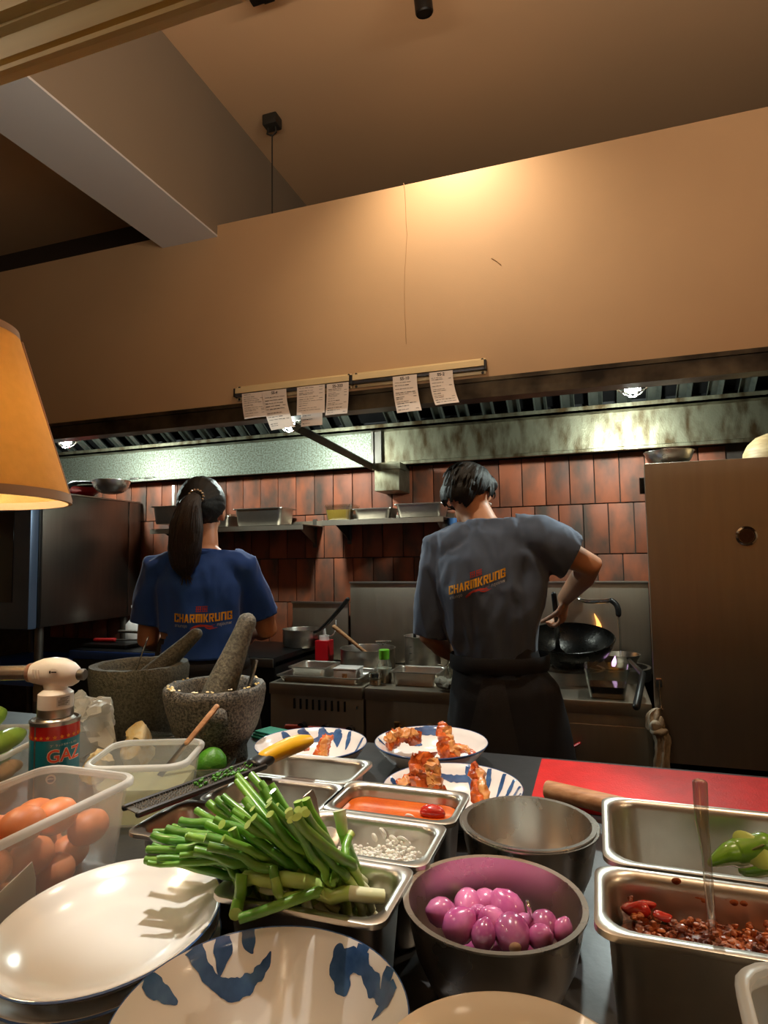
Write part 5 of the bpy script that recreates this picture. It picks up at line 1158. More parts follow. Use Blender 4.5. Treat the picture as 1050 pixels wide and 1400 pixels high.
# neck and head, long axis = local x (nozzle to -x)
hz = H+.072
mb = MB(); lp = []
for x, ry, rzz, zc in ((-.044, .006, .008, hz-.001), (-.0425, .0125, .0145, hz-.001), (-.036, .0150, .0175, hz), (-.022, .0175, .0215, hz+.001), (-.004, .0185, .0240, hz+.001), (.014, .0180, .0230, hz), (.028, .0155, .0190, hz-.002), (.036, .011, .0135, hz-.003), (.040, .005, .007, hz-.003)):
    lp.append([(x, ry*math.cos(2*PI*k/24), zc+rzz*math.sin(2*PI*k/24)) for k in range(24)])
mb.loft(lp); mb.loft([[(x0+rx*math.cos(2*PI*k/20), ry*math.sin(2*PI*k/20), z) for k in range(20)] for x0, rx, ry, z in ((.0, .018, .014, H+.042), (-.001, .020, .014, H+.052), (.0, .030, .014, H+.062))])
hd = mb.build('torch_head', 'white', t)
for k in range(3): mb = MB(); mb.tube([(-.030+k*.005, -.0168-.0006*k, hz+.007), (-.0285+k*.005, -.0172-.0006*k, hz-.006)], .0013, 6, True); mb.build('vent_rib', 'white', hd)
mb = MB(); mb.lathe([(0, 0), (.0085, 0), (.009, .0008), (0, .0012)], 24, TR(.006, -.0178, hz+.004) @ Matrix.Rotation(PI/2, 4, 'X'), sy=.6); bg = mb.build('badge', 'white', hd)
mb = MB(); mb.lathe([(0, 0), (.0016, 0), (0, .0006)], 8, TR(.001, -.0190, hz+.004) @ Matrix.Rotation(PI/2, 4, 'X'), sy=1.6); mb.box(.0035, .012, -.0195, -.019, hz+.003, hz+.0050); mb.build('badge_print', 'blackp', hd)
mb = MB(); mb.tube([(-.041, 0, hz), (-.046, 0, hz)], [.0155, .0148], 24); mb.build('nozzle_ring', mat('heat_pink', C(206, 160, 136), .35, .6), t)
mb = MB(); mb.tube([(-.040, 0, hz), (-.150, 0, hz-.002)], .0118, 28); mb.build('nozzle', mat('heat_tinted_chrome', C(226, 214, 200), .22, .75, col2=C(170, 150, 136), vscale=14), t)
mb = MB(); mb.lathe([(0, 0), (.0085, 0), (.0092, .002), (.0092, .010), (.008, .012), (0, .012)], 16, TR(.037, 0, hz-.003) @ Matrix.Rotation(PI/2, 4, 'Y')); mb.build('knob', 'dsteel', t, sharp=20)
mb = MB(); mb.box(-.036, -.018, -.006, .006, hz-.046, hz-.012, .003); mb.build('trigger', 'dsteel', t)
# ------------------------------------------------------------------ mortars
def mortar(label, x, y, r, h, m, foot=None, seed=1):
    pr = [(0, 0), (r*.60, 0), (r*.64, .008), (r*.62, h*.22), (r*.66, h*.28), (r*.82, h*.45), (r*.95, h*.72), (r*1.0, h*.90), (r*.99, h-.006), (r*.955, h), (r*.84, h-.002), (r*.79, h-.010), (r*.72, h*.62), (r*.52, h*.40), (r*.25, h*.32), (0, h*.30)] if foot is None else [(0, 0), (r*.72, 0), (r*.78, .01), (r*.90, h*.4), (r*.98, h*.8), (r, h-.012), (r*.97, h), (r*.80, h-.001), (r*.75, h-.012), (r*.68, h*.55), (r*.5, h*.38), (0, h*.30)]
    mb = MB(); mb.lathe(pr, 56); mb.jitter(.0022, 60, seed); zm = min(v[2] for v in mb.v); mb.shift((0, 0, -zm)); return tag(mb.build('stone_mortar', m, loc=(x, y, CT), sharp=70), label, 'mortar')
mortar('speckled granite mortar with a narrow foot and a lug', -.763, 1.136, .104, .162, 'stone', None, 1)
mb = MB(); mb.ell((0, 0, 0), (.020, .013, .018), 14, 10); mb.jitter(.003, 80, 1); pq = Vector((.060, -.078, .118)); mb.build('lug', 'stone', bpy.data.objects['stone_mortar'], loc=tuple(pq))
mortar('plain dark stone mortar with straight sides', -1.062, 1.262, .116, .172, 'stone2', 1, 3)
def pestle(label, p, q, r0, r1, m):
    mb = MB(); d = Vector(q)-Vector(p); pts = [Vector(p)+d*s for s in (0, .12, .35, .65, .9, 1)]; mb.tube(pts, [r0*.92, r0, r0*.95, lerp(r0, r1, .6), r1, r1*.95], 24, True); mb.jitter(.002, 50, r0*1000); return tag(mb.build('stone_pestle', m), label, 'pestle')
pestle('thick speckled stone pestle standing in the granite mortar', Vector((-.775, 1.125, 1.066)), W(338, 850, y=1.175), .034, .0205, 'pestle')
pestle('slimmer brown-tipped stone pestle leaning in the plain dark mortar', Vector((-1.085, 1.245, 1.070)), W(268, 867, y=1.33), .030, .0165, 'stone2')
a = Vector((-1.06, 1.225, 1.10)); b = W(202, 872, y=1.215); spoon('steel_spoon', 'steel spoon handle sticking up from the plain dark mortar', a, b, .008, .013, 'chrome', False)
a = Vector((-.708, 1.158, 1.095)); b = W(350, 903, y=1.185); spoon('steel_spoon', 'dark spoon handle beside the pestle in the granite mortar', a, b, .009, .014, 'dsteel', False)
mb = MB()
for i in range(40):
    a_ = r3.uniform(0, 6.28); rr = r3.uniform(.085, .1); s = r3.uniform(.002, .004); mb.ell((-.763+rr*math.cos(a_), 1.136+rr*math.sin(a_), CT+.1652), (s, s, s*.5), 6, 4)
tag(mb.build('mortar_crumbs', 'pastry'), 'pale crumbs stuck to the rim of the granite mortar', 'crumbs', kind='stuff')
# ------------------------------------------------------------------ grater
a = W(180, 1110, z=1.093); b = W(352, 1046, z=1.100); c = W(410, 1022, z=1.112)
ang = math.atan2(b.y-a.y, b.x-a.x); Lg = (b-a).length
t = thing('rasp_grater', 'long black-framed rasp grater with a yellow grip resting on the pans', 'grater', (a.x, a.y, a.z), ang)
pit = math.atan2(b.z-a.z, math.hypot(b.x-a.x, b.y-a.y)); X = Matrix.Rotation(-pit, 4, 'Y')
mb = MB(); mb.box(0, Lg, -.0165, .0165, .0, .0016, .0005, X); bl_ = mb.build('blade', 'dsteel', t, False)
for s in (-1, 1): mb = MB(); mb.tube([(0, s*.017, .001), (Lg, s*.017, .001)], .0042, 8, True, xf=X); mb.build('frame_rail', 'blackp', t)
mb = MB()
for i in range(44):
    for j in range(5):
        x = .008+i*(Lg-.016)/44; y = -.0115+j*.0057+(i % 2)*.0018; mb.add([(x, y-.0014, .0016), (x, y+.0014, .0016), (x+.0026, y, .0016), (x+.0003, y, .0042)], [(0, 1, 3), (1, 2, 3), (2, 0, 3)], X)
o = mb.build('teeth', 'steel', bl_, False); o['kind'] = 'stuff'
mb = MB()
for i in range(60):
    x = Lg*(.45+.5*r3.random()); s = r3.uniform(.0012, .0026); mb.ell((x, r3.uniform(-.013, .013), .004), (s*1.4, s, s), 6, 4, X)
tag(mb.build('lime_zest', 'lime', loc=(a.x, a.y, a.z)), 'green lime zest clinging to the rasp grater', 'zest', kind='stuff').rotation_euler = (0, 0, ang)
hl = (c-b).length+.012
mb = MB(); mb.tube([(Lg-.004, 0, .003), (Lg+.010, 0, .004), (Lg+.018, 0, .005)], [(.008, .017), (.010, .016), (.011, .014)], 16, True, side=(0, 0, 1), xf=X); mb.build('ferrule', 'blackp', t)
mb = MB(); mb.tube([(Lg+.014, 0, .006), (Lg+.03, 0, .008), (Lg+.06, 0, .010), (Lg+hl, 0, .010), (Lg+hl+.016, 0, .009)], [(.0115, .0125), (.0125, .0135), (.0135, .0155), (.0125, .0165), (.009, .012)], 20, True, side=(0, 0, 1), xf=X); mb.build('grip', 'yellow', t)
# ------------------------------------------------------------------ red board and wooden pin
t = MB().box(0, .62, 0, .205, 0, .020, .003).build('cutting_board', 'redboard', loc=(-.118, 1.092, CT), sharp=30); tag(t, 'bright red plastic cutting board lying at the kitchen edge', 'cutting board')
a = W(747, 1079, z=CT+.0355); b = W(832, 1099, z=CT+.0355); d = (b-a).normalized(); a.z = b.z = CT+.0205+.0148
mb = MB(); mb.tube([a, a+d*.002, a+d*.16, a+d*.165], [.0135, .0147, .0147, .0135], 20); tag(mb.build('rolling_pin', 'wood'), 'pale wooden pin lying on the red cutting board', 'rolling pin')
# ------------------------------------------------------------------ bits on the left
q = W(20, 1022, z=1.055)
tub('translucent tub of green eggplants behind the gas can', q.x-.10, q.y+.02, .20, .24, .075, .30, r=.03)
ex, ey = q.x-.10, q.y+.02
EX = TR(ex, ey, CT) @ rz(.30)
for x, y, z, L2_, r_, rot, lb in ((-.050, .012, .0275, .13, .021, .0, 'green eggplant at the bottom of the tub'), (-.003, .012, .0275, .13, .021, .0, 'green eggplant at the bottom of the tub beside the brown root'), (-.028, .004, .069, .14, .021, .05, 'green eggplant in the middle of the heap in the tub'), (.028, -.004, .069, .14, .021, -.05, 'yellow-green eggplant squeezed against the gas can side of the tub'), (.002, -.020, .113, .15, .0235, .10, 'large pale green eggplant lying on top by the gas torch')):
    mb = MB(); mb.tube(smoothpath([(0, -L2_/2, 0), (.001, -L2_/4, .001), (.002, 0, .001), (.001, L2_/4, .001), (0, L2_/2, 0)], 4), [r_*k_ for k_ in (.5, .7, .82, .9, .95, 1, 1, 1, 1, 1, 1, .98, .96, .9, .8, .65, .5)], 18, True); o = mb.build('green_eggplant', 'zuke', loc=tuple(EX @ Vector((x, y, z)))); o.rotation_euler = (0, 0, .30+rot); tag(o, lb, 'eggplant')
mb = MB(); mb.ell((0, 0, 0), (.018, .040, .016), 16, 10); mb.ell((.006, .024, .004), (.014, .018, .013), 12, 8); mb.jitter(.005, 40, 6); zm = min(v[2] for v in mb.v); mb.shift((0, 0, -zm)); o = mb.build('ginger_root', 'ginger', loc=tuple(EX @ Vector((.049, -.020, .0030)))); o.rotation_euler = (0, 0, .30); tag(o, 'knobbly brown root seen through the eggplant tub wall', 'root')
# crumpled bag and pastry behind the juice tub
q = W(150, 985, z=1.03)
mb = MB(); mb.ell((0, 0, .05), (.062, .045, .060), 40, 26); mb.jitter(.034, 24, 4); mb.jitter(.010, 70, 5); zm = min(v[2] for v in mb.v); mb.shift((0, 0, -zm)); tag(mb.build('plastic_bag', 'wrap', loc=(-.995, 1.032, CT), sharp=25), 'crumpled clear plastic bag between the gas torch and the dark mortar', 'bag')
for k, (px_, py_, s, lb) in enumerate(((160, 993, .026, 'yellowish crumb cake in the crumpled bag'), (207, 988, .024, 'cream lump leaning on the clear tray by the mortar'))):
    p = Vector(((-.915, .975, 0), (-.885, 1.050, 0))[k]); mb = MB(); mb.ell((0, 0, 0), (s*1.1, s*.9, s*(1.2+.7*k)), 20, 14); mb.jitter(.014, 40, 7+k); mb.jitter(.004, 150, 3); zm = min(v[2] for v in mb.v); mb.shift((0, 0, -zm)); tag(mb.build('crumb_cake', 'pastry', loc=(p.x, p.y, CT)), lb, 'cake')
q = W(205, 990, z=1.03); tub('low clear tray against the foot of the mortars', -.920, 1.134, .12, .046, .05, .1, 'clear', 'clear', .015, .008)
# teal cloth
q = W(388, 1000, z=CT+.012); mb = MB()
for k in range(3): mb.box(-.065+.004*k, .065-.003*k, -.028+.002*k, .028, k*.006, k*.006+.0055, .0022)
mb.jitter(.0015, 30, 2); zm = min(v[2] for v in mb.v); mb.shift((0, 0, -zm)); o = mb.build('folded_cloth', 'teal', loc=(q.x, min(q.y, 1.33), CT)); o.rotation_euler = (0, 0, -.3); tag(o, 'folded teal cloth behind the painted dish by the mortar', 'cloth')
# dark knife handle and a pot lid behind pan A
q = W(305, 1052, z=1.0); mb = MB(); mb.box(-.04, .04, -.012, .012, 0, .016, .005); o = mb.build('dark_block', mat('dark_wood', C(70, 50, 38), .6, var=.3, vscale=20), loc=(q.x-.0, q.y+.02, CT)); o.rotation_euler = (0, 0, .4); tag(o, 'small dark wooden block between the lime tub and the pans', 'block')
# green bottle and shaker at the left edge
t = thing('green_bottle', 'bright green bottle standing at the guest corner beside the plates', 'bottle', (-.572, .385, CT)); MB().lathe([(0, 0), (.028, 0), (.031, .006), (.031, .055), (.026, .075), (.013, .09), (0, .09)], 28).build('body', 'greenglass', t); MB().lathe([(0, .088), (.0145, .088), (.0145, .104), (0, .105)], 18).build('cap', 'white', t)
# ------------------------------------------------------------------ people
def tubeprim(mb, pts, rad, n=18, side=None): mb.tube(pts, rad, n, True, side=side)
def hand(mb, wrist, d, nrm, s=1., curl=.6, thumb=1):
    """palm and five fingers: d = direction of the fingers, nrm = palm normal (fingers curl towards it)"""
    d = Vector(d).normalized(); nrm = Vector(nrm); nrm = (nrm-d*nrm.dot(d)).normalized(); sd = d.cross(nrm)*thumb
    w = Vector(wrist); pc = w+d*.045*s
    mb.tube([w, w+d*.03*s, w+d*.075*s, w+d*.088*s], [(.017*s, .026*s), (.015*s, .036*s), (.014*s, .040*s), (.012*s, .036*s)], 14, True, side=tuple(nrm))
    for k, (off, L_) in enumerate(((.030, .068), (.010, .076), (-.010, .071), (-.029, .056))):
        b = w+d*.082*s+sd*off*s; a = 0; p = b; pts = [b-d*.015*s, b]
        for j, f in enumerate((.45, .32, .23)):
            a += curl*(.7, 1.0, .8)[j]; p = p+(d*math.cos(a)+nrm*math.sin(a))*L_*f*s; pts.append(p)
        mb.tube(pts, [.0090*s, .0090*s, .0085*s, .0078*s, .0068*s], 10, True)
    b = w+d*.022*s+sd*.026*s; mb.tube([b, b+(sd*.7+d*.6+nrm*.2)*.03*s, b+(sd*.5+d*.9+nrm*.7)*.052*s, b+(sd*.25+d*1.1+nrm*1.0)*.070*s], [.0125*s, .0115*s, .0098*s, .0080*s], 10, True)
def headprims(mb, c, yaw=0., pitch=0., roll=0., s=1.):
    """face towards local +y"""
    X = TR(*c) @ Matrix.Rotation(yaw, 4, 'Z') @ Matrix.Rotation(pitch, 4, 'X') @ Matrix.Rotation(roll, 4, 'Y') @ Matrix.Diagonal((s, s, s, 1))
    mb.ell((0, -.010, .022), (.074, .092, .088), 24, 16, X); mb.ell((0, .030, -.040), (.058, .056, .066), 20, 12, X); mb.ell((0, .060, -.082), (.028, .024, .022), 14, 8, X)
    mb.ell((0, .092, -.022), (.011, .016, .014), 10, 8, X); mb.tube([X @ Vector((0, .082, .018)), X @ Vector((0, .094, -.016))], [.008*s, .010*s], 10, True)
    mb.ell((0, .082, -.055), (.022, .010, .006), 12, 8, X); mb.ell((0, .080, -.063), (.019, .010, .006), 12, 8, X); mb.ell((0, .074, .028), (.046, .014, .008), 12, 8, X)
    for sx in (-1, 1):
        mb.ell((sx*.076, -.004, -.008), (.009, .019, .031), 12, 10, X); mb.ell((sx*.040, .058, -.022), (.022, .022, .018), 12, 8, X)
    return X
def eyes(X, par):
    for sx in (-1, 1):
        mb = MB(); mb.ell((sx*.031, .078, .006), (.013, .009, .008), 14, 10, X); mb.build('eye', mat('eye_white', C(226, 220, 212), .2), par)
        mb = MB(); mb.ell((sx*.031, .0855, .006), (.005, .0025, .005), 12, 8, X); mb.build('iris', 'blackp', par)
def shirt_cut(me, planes):
    """open the garment beyond each plane (point, normal, radius)"""
    bm = bmesh.new(); bm.from_mesh(me)
    for p, n, r in planes:
        p = Vector(p); n = Vector(n).normalized()
        g = [f for f in bm.faces if (f.calc_center_median()-p).length < r]; gv = {v for f in g for v in f.verts}; ge = {e for f in g for e in f.edges}
        bmesh.ops.bisect_plane(bm, geom=list(gv)+list(ge)+g, plane_co=p, plane_no=n)
        bmesh.ops.delete(bm, geom=[f for f in bm.faces if (f.calc_center_median()-p).length < r and (f.calc_center_median()-p).dot(n) > 0], context='FACES')
    bm.to_mesh(me); bm.free()
def garment(name, me, m, par, thick=.003):
    me.materials.clear(); me.materials.append(M[m]); o = link(name, me, par)
    md = o.modifiers.new('thickness', 'SOLIDIFY'); md.thickness = thick; md.offset = -1; return o
def project(par, shirt_me, items, offs=.004, tag_=None, yback=-1.):
    bm = bmesh.new(); bm.from_mesh(shirt_me); bv = BVHTree.FromBMesh(bm)
    for name, m, vs, fs, dz in items:
        out = []
        for u, v in vs:
            h = bv.ray_cast(Vector((u, yback, v)), Vector((0, 1, 0)))
            out.append((u, (h[0].y if h[0] else out[-1][1] if out else 0)-offs-dz, v))
        MB().add(out, fs).build(name, m, tag_ or par, False)
    bm.free()
def logo(cx, cz, width, slope, arc=0.):
    """screen print seen from behind: returns list of (name, material, verts, faces, dz)"""
    it = []
    def xf(vs, ox, oz, s=1.):
        return [(cx+(ox+u*s), cz+oz+v*s+slope*(ox+u*s)+arc*((ox+u*s)/width)**2) for u, v in vs]
    LT = {'C': 'L T B r b', 'H': 'L R M', 'A': 'u v w', 'R': 'L T r M y', 'M': 'L R T I', 'K': 'L k j', 'U': 'L R B', 'N': 'L R T', 'G': 'L T B r h g'}
    SEG = {'L': (0, .3, 0, 1), 'R': (.7, 1, 0, 1), 'T': (0, 1, .82, 1), 'B': (0, 1, 0, .18), 'M': (0, 1, .42, .58), 'I': (.4, .6, 0, .9), 'r': (.7, 1, .62, 1), 'b': (.7, 1, 0, .34), 'q': (.7, 1, 0, .46), 'h': (.7, 1, 0, .5), 'g': (.5, 1, .36, .52)}
    wl = {'M': 1.45}; tot = sum(wl.get(c, 1.)+.16 for c in 'CHARMKRUNG')-.16; u = width/tot; x = -width/2; hh = width*.150
    for c in 'CHARMKRUNG':
        w_ = wl.get(c, 1.)*u; mvs = []; mfs = []
        for sg in LT[c].split():
            if sg == 'k': qd = [(.25, .42), (.55, .42), (1, 1), (.66, 1)]
            elif sg == 'j': qd = [(.25, .58), (.66, 0), (1, 0), (.55, .58)]
            elif sg == 'u': qd = [(0, 0), (.3, 0), (.64, 1), (.34, 1)]
            elif sg == 'v': qd = [(.7, 0), (1, 0), (.66, 1), (.36, 1)]
            elif sg == 'w': qd = [(.2, .2), (.8, .2), (.74, .36), (.26, .36)]
            elif sg == 'y': qd = [(.66, 0), (1, 0), (.72, .44), (.40, .44)]
            elif sg == 'r' and c == 'R': qd = [(.7, .5), (1, .55), (1, 1), (.7, 1)]
            else: a, b_, c0, d0 = SEG[sg]; qd = [(a, c0), (b_, c0), (b_, d0), (a, d0)]
            n0 = len(mvs)
            for i in range(3):      # finer mesh so that the print follows the cloth
                for j in range(5):
                    fi, fj = i/2, j/4; p_ = [lerp(lerp(qd[0][k_], qd[1][k_], fi), lerp(qd[3][k_], qd[2][k_], fi), fj) for k_ in (0, 1)]; mvs.append((x+p_[0]*w_, p_[1]*hh))
            mfs += [(n0+i*5+j, n0+(i+1)*5+j, n0+(i+1)*5+j+1, n0+i*5+j+1) for i in range(2) for j in range(4)]
        it.append(('letter', 'printyellow', xf(mvs, 0, 0), mfs, 0)); x += w_+.16*u
    for s, ox, oz in (('ชามกรุง', -width*.37, -width*.085), ('กรุงเทพ', width*.37, -width*.085)):
        tv, tf = text_geo(s, width*.075, 0, 1., .02); it.append(('thai_lettering', 'printwhite', xf(tv, ox, oz), tf, 0))
    q = width*.05
    for ox in (-.062, .048):   # the two small red block characters
        for (a, b, c, d) in ((-1, 1, .75, 1), (-1, 1, -.1, .12), (-1, 1, -1, -.78), (-.85, -.55, -1, 1), (.5, .8, -1, .9), (-.15, .1, -.8, .8)):
            vs = [(a*q, c*q), (b*q, c*q), (b*q, d*q), (a*q, d*q)]; it.append(('red_character', 'printred', xf(vs, ox*width+.0, width*.235), [(0, 1, 2, 3)], 0))
    for path, w in (([(-.20, -.10), (-.12, -.06), (-.02, -.045), (.10, -.055), (.2, -.085)], [.006, .028, .034, .030, .008]), ([(.06, -.075), (.14, -.105), (.26, -.10)], [.010, .024, .004]), ([(-.19, -.12), (-.10, -.075)], [.012, .016]), ([(.0, -.05), (-.03, -.02)], [.012, .004]), ([(.10, -.045), (.15, -.055), (.22, -.04)], [.004, .012, .003])):
        P_ = smoothpath([(a*width, b*width) for a, b in path], 5); vs, fs = strip2(P_, [x*width*1.1 for x in resamp(w, len(P_))]); it.append(('red_motif', 'printred', xf(vs, 0, -.012*width), fs, 0))
    return it
def split_hair(t, X, s=1., m='hair', style='short'):
    pass

# ---- person in the blue T-shirt
wy = 1.80; wx = W(276, 780, y=wy).x; PH = math.radians(22)
t = thing('person', 'person with a long ponytail in a blue printed T-shirt, cooking with back turned', 'person', (wx, wy, 0), PH)
b = MB()
HC = (-.010, .030, 1.568)
X = headprims(b, HC, math.radians(5), math.radians(-14), 0, .96)
b.tube([(0, -.012, 1.38), (0, .004, 1.44), (-.004, .016, 1.50), (-.008, .024, 1.55)], [(.062, .075), (.050, .054), (.049, .052), (.050, .054)], 18, True, side=(0, 1, 0))
b.tube([(0, .01, .82), (0, .0, .95), (0, .006, 1.08), (0, -.004, 1.22), (0, -.010, 1.34), (0, -.010, 1.41)], [(.095, .155), (.105, .165), (.085, .125), (.095, .140), (.085, .150), (.05, .085)], 24, True, side=(0, 1, 0))
SHL, SHR = Vector((-.148, -.008, 1.378)), Vector((.148, -.008, 1.378))
ELL, ELR = Vector((-.185, .03, 1.135)), Vector((.212, .06, 1.155)); WRL, WRR = Vector((-.15, .25, 1.09)), Vector((.12, .27, 1.14))
for sh, el, wr in ((SHL, ELL, WRL), (SHR, ELR, WRR)):
    b.tube([sh*.55+Vector((0, 0, 1.39))*.45, sh, sh.lerp(el, .5), el, el.lerp(wr, .3), wr], [.046, .048, .042, .036, .037, .025], 16, True)
hand(b, WRL, (.3, 1, -.25), (.6, -.1, -.8), .92, .55, 1); hand(b, WRR, (-.5, .8, -.1), (-.4, -.3, -.9), .92, .9, -1)
for sx in (-1, 1):
    b.tube([(sx*.085, .01, .88), (sx*.092, .012, .70), (sx*.090, .012, .48), (sx*.088, .0, .30), (sx*.086, -.01, .09)], [.088, .078, .054, .050, .036], 18, True); b.tube([(sx*.086, -.03, .05), (sx*.09, .05, .045), (sx*.094, .13, .035)], [(.035, .036), (.036, .042), (.024, .036)], 14, True, side=(0, 0, 1))
me = remesh(b, .0062, 3); me.materials.append(M['skin2']); link('body', me, t); eyes(X, t)
# shirt
g = MB()
g.tube([(0, .0, 1.07), (0, .0, 1.13), (0, -.002, 1.22), (0, -.008, 1.32), (0, -.012, 1.385), (0, -.010, 1.42)], [(.120, .140), (.116, .138), (.114, .146), (.106, .156), (.082, .142), (.060, .095)], 28, True, side=(0, 1, 0))
for sh, el in ((SHL, ELL), (SHR, ELR)):
    g.tube([sh*.5+Vector((0, -.008, 1.385))*.5, sh, sh.lerp(el, .4), sh.lerp(el, .78), sh.lerp(el, .9)], [.060, .060, .058, .060, .060], 18, True)
sme = remesh(g, .0085, 5)
wrinkle(sme, .010, 9, (1, 1, .45), 2.)
wrinkle(sme, .004, 22, (1, 1, .35), 5.)
shirt_cut(sme, [(SHL.lerp(ELL, .74), ELL-SHL, .14), (SHR.lerp(ELR, .74), ELR-SHR, .14), ((0, 0, 1.085), (0, 0, -1), .3), ((0, -.004, 1.425), (0, .3, 1), .12)])
sh_o = garment('t_shirt', sme, 'bluetee', t)
mb = MB(); lp = [(.066*math.cos(a_)*1.12, -.004+.060*math.sin(a_), 1.416+.012*math.sin(a_)*-1) for a_ in [2*PI*i/32 for i in range(33)]]; mb.tube(lp, [(.009, .005)]*33, 8, side=(0, 0, 1)); mb.build('collar', 'bluetee', sh_o)
project(t, sme, logo(.028, 1.205, .178, .02, .02), .004, sh_o)
# apron and trousers
g = MB(); g.tube([(0, .005, .40), (0, .005, .60), (0, .005, .85), (0, .005, 1.0), (0, .002, 1.10)], [(.150, .205), (.150, .205), (.140, .195), (.128, .172), (.112, .150)], 28, True, side=(0, 1, 0)); ame = remesh(g, .012, 3); wrinkle(ame, .008, 8, (1, 1, .15), 4.); ame.materials.append(M['apron']); ap = link('apron', ame, t)
mb = MB(); mb.tube([(.158*math.cos(a_), .004+.122*math.sin(a_), 1.055) for a_ in [2*PI*i/32 for i in range(33)]], [(.018, .004)]*33, 8, side=(0, 0, 1)); mb.build('waist_tie', 'apron', ap)
for sx in (-1, 1): mb = MB(); mb.tube([(sx*.086, -.035, .042), (sx*.09, .05, .040), (sx*.094, .14, .034)], [(.042, .042), (.042, .048), (.028, .042)], 16, True, side=(0, 0, 1)); zm = min(v[2] for v in mb.v); mb.shift((0, 0, -zm)); mb.build('shoe', 'shoe', t)
for sx in (-1, 1): mb = MB(); mb.tube([(sx*.085, .01, .86), (sx*.092, .012, .60), (sx*.090, .012, .35), (sx*.086, -.008, .085)], [.105, .092, .074, .062], 20, True); mb.build('trouser_leg', 'trouser', t)
# hair
hb = MB(); hb.ell((0, -.014, .030), (.086, .103, .097), 32, 22, X); hb.ell((0, -.060, .010), (.068, .060, .070), 20, 12, X); hb.ell((0, -.112, .012), (.026, .030, .026), 16, 10, X)
hme = remesh(hb, .005, 4)
bm = bmesh.new(); bm.from_mesh(hme); Xi = X.inverted()
dl = []
for v in bm.verts:
    q = Xi @ v.co
    s_ = noise.noise(Vector((math.atan2(q.x, q.z+.01)*9, q.y*4, 0)))*.0022; v.co += v.normal*s_ if v.normal.length else Vector()
    if (q.y > .052-.25*max(0, -q.z)+.0*q.z and q.z < .075) or q.z < -.072 or (abs(q.x) > .062 and q.z < -.020 and q.y > -.030): dl.append(v)
bmesh.ops.delete(bm, geom=dl, context='VERTS'); bm.to_mesh(hme); bm.free(); hme.materials.append(M['hair']); ho = link('hair', hme, t); md = ho.modifiers.new('thickness', 'SOLIDIFY'); md.thickness = .004
tie = X @ Vector((0, -.128, .014))
PT = [tie+Vector((0, .018, .0)), tie+Vector((-.002, -.016, -.004)), tie+Vector((-.010, -.036, -.035)), tie+Vector((-.020, -.042, -.10)), tie+Vector((-.028, -.028, -.17)), tie+Vector((-.030, -.020, -.225)), tie+Vector((-.026, -.016, -.262))]
PP = smoothpath([tuple(p_) for p_ in PT], 6); rr_ = [(a_*.62, a_) for a_ in resamp([.018, .020, .036, .052, .054, .042, .010], len(PP))]
mb = MB(); mb.tube(PP, rr_, 40, True, side=(0, 1, 0))
c_ = Vector(PP[len(PP)//2])
mb.v = [tuple(Vector(v)+Vector((math.sin(math.atan2(v[1]-c_.y, v[0]-c_.x)*17)*.0014, math.cos(math.atan2(v[1]-c_.y, v[0]-c_.x)*13)*.0014, 0))+noise.noise_vector(Vector((v[0]*60, v[1]*60, v[2]*6)))*.003) for v in mb.v]
pt_ = mb.build('ponytail', 'hairb', t)
r5 = random.Random(3)
for k in range(16):   # separate locks give the tail its strands
    o_ = r5.uniform(-.8, .8); st = r5.randint(8, 14); en = len(PP)-1
    ps = [Vector(PP[i])+Vector((o_*rr_[i][1]*.95, -math.sqrt(max(0, 1-o_*o_))*rr_[i][0]*.98, r5.uniform(-.002, .002))) for i in range(st, en)]; ps.append(Vector(PP[-1])+Vector((o_*.03, -.008, -r5.uniform(0, .03))))
    mb = MB(); mb.tube(ps, [.0035]*(len(ps)-3)+[.003, .002, .0006], 6); mb.build('hair_lock', 'hairb', pt_)
mb = MB()
for k in range(14): a_ = 2*PI*k/14; c_ = tie+Vector((.0, -.004, 0))+Vector((.023*math.cos(a_), 0, .021*math.sin(a_))); mb.ell(tuple(c_), (.0055, .005, .005), 8, 6)
mb.build('hair_tie', 'chrome', t)
# yellow-handled spoon in the right hand
hp = WRR+Vector((-.05, .075, -.012))
mb = MB(); mb.tube([tuple(hp+Vector((.03, -.02, .06))), tuple(hp), tuple(hp+Vector((-.05, .05, -.10)))], [(.010, .006), (.007, .006), (.006, .005)], 12, True); sp = mb.build('wooden_spoon', mat('yellow_wood', C(216, 164, 70), .5)); sp.location = (wx, wy, 0); sp.rotation_euler = (0, 0, PH); tag(sp, 'yellow wooden spoon held by the person in blue', 'spoon')

# ---- person in the charcoal T-shirt at the wok
my = 2.20; mx = W(662, 800, y=my).x; PM = math.radians(6)
t = thing('person', 'person in a charcoal printed T-shirt and navy apron stirring the wok', 'person', (mx, my, 0), PM)
Rm = rz(-PM)
def L(px_, py_, y): return Rm @ (W(px_, py_, y=y)-Vector((mx, my, 0)))
b = MB()
HC = L(641, 679, 2.275); 
X = headprims(b, tuple(HC), math.radians(-38), math.radians(-24), math.radians(4), 1.0)
NB = L(660, 722, 2.235)
b.tube([tuple(NB+Vector((0, -.01, -.05))), tuple(NB), tuple(NB.lerp(HC, .45)), tuple(HC+Vector((0, -.02, -.01)))], [(.075, .085), (.060, .064), (.056, .058), (.056, .060)], 18, True, side=(0, 1, 0))
SHL, SHR = L(606, 752, 2.225), L(735, 738, 2.225)
WC = L(682, 890, 2.20); HI = L(690, 985, 2.20)
TOP = (SHL+SHR)/2+Vector((.0, .0, .02))
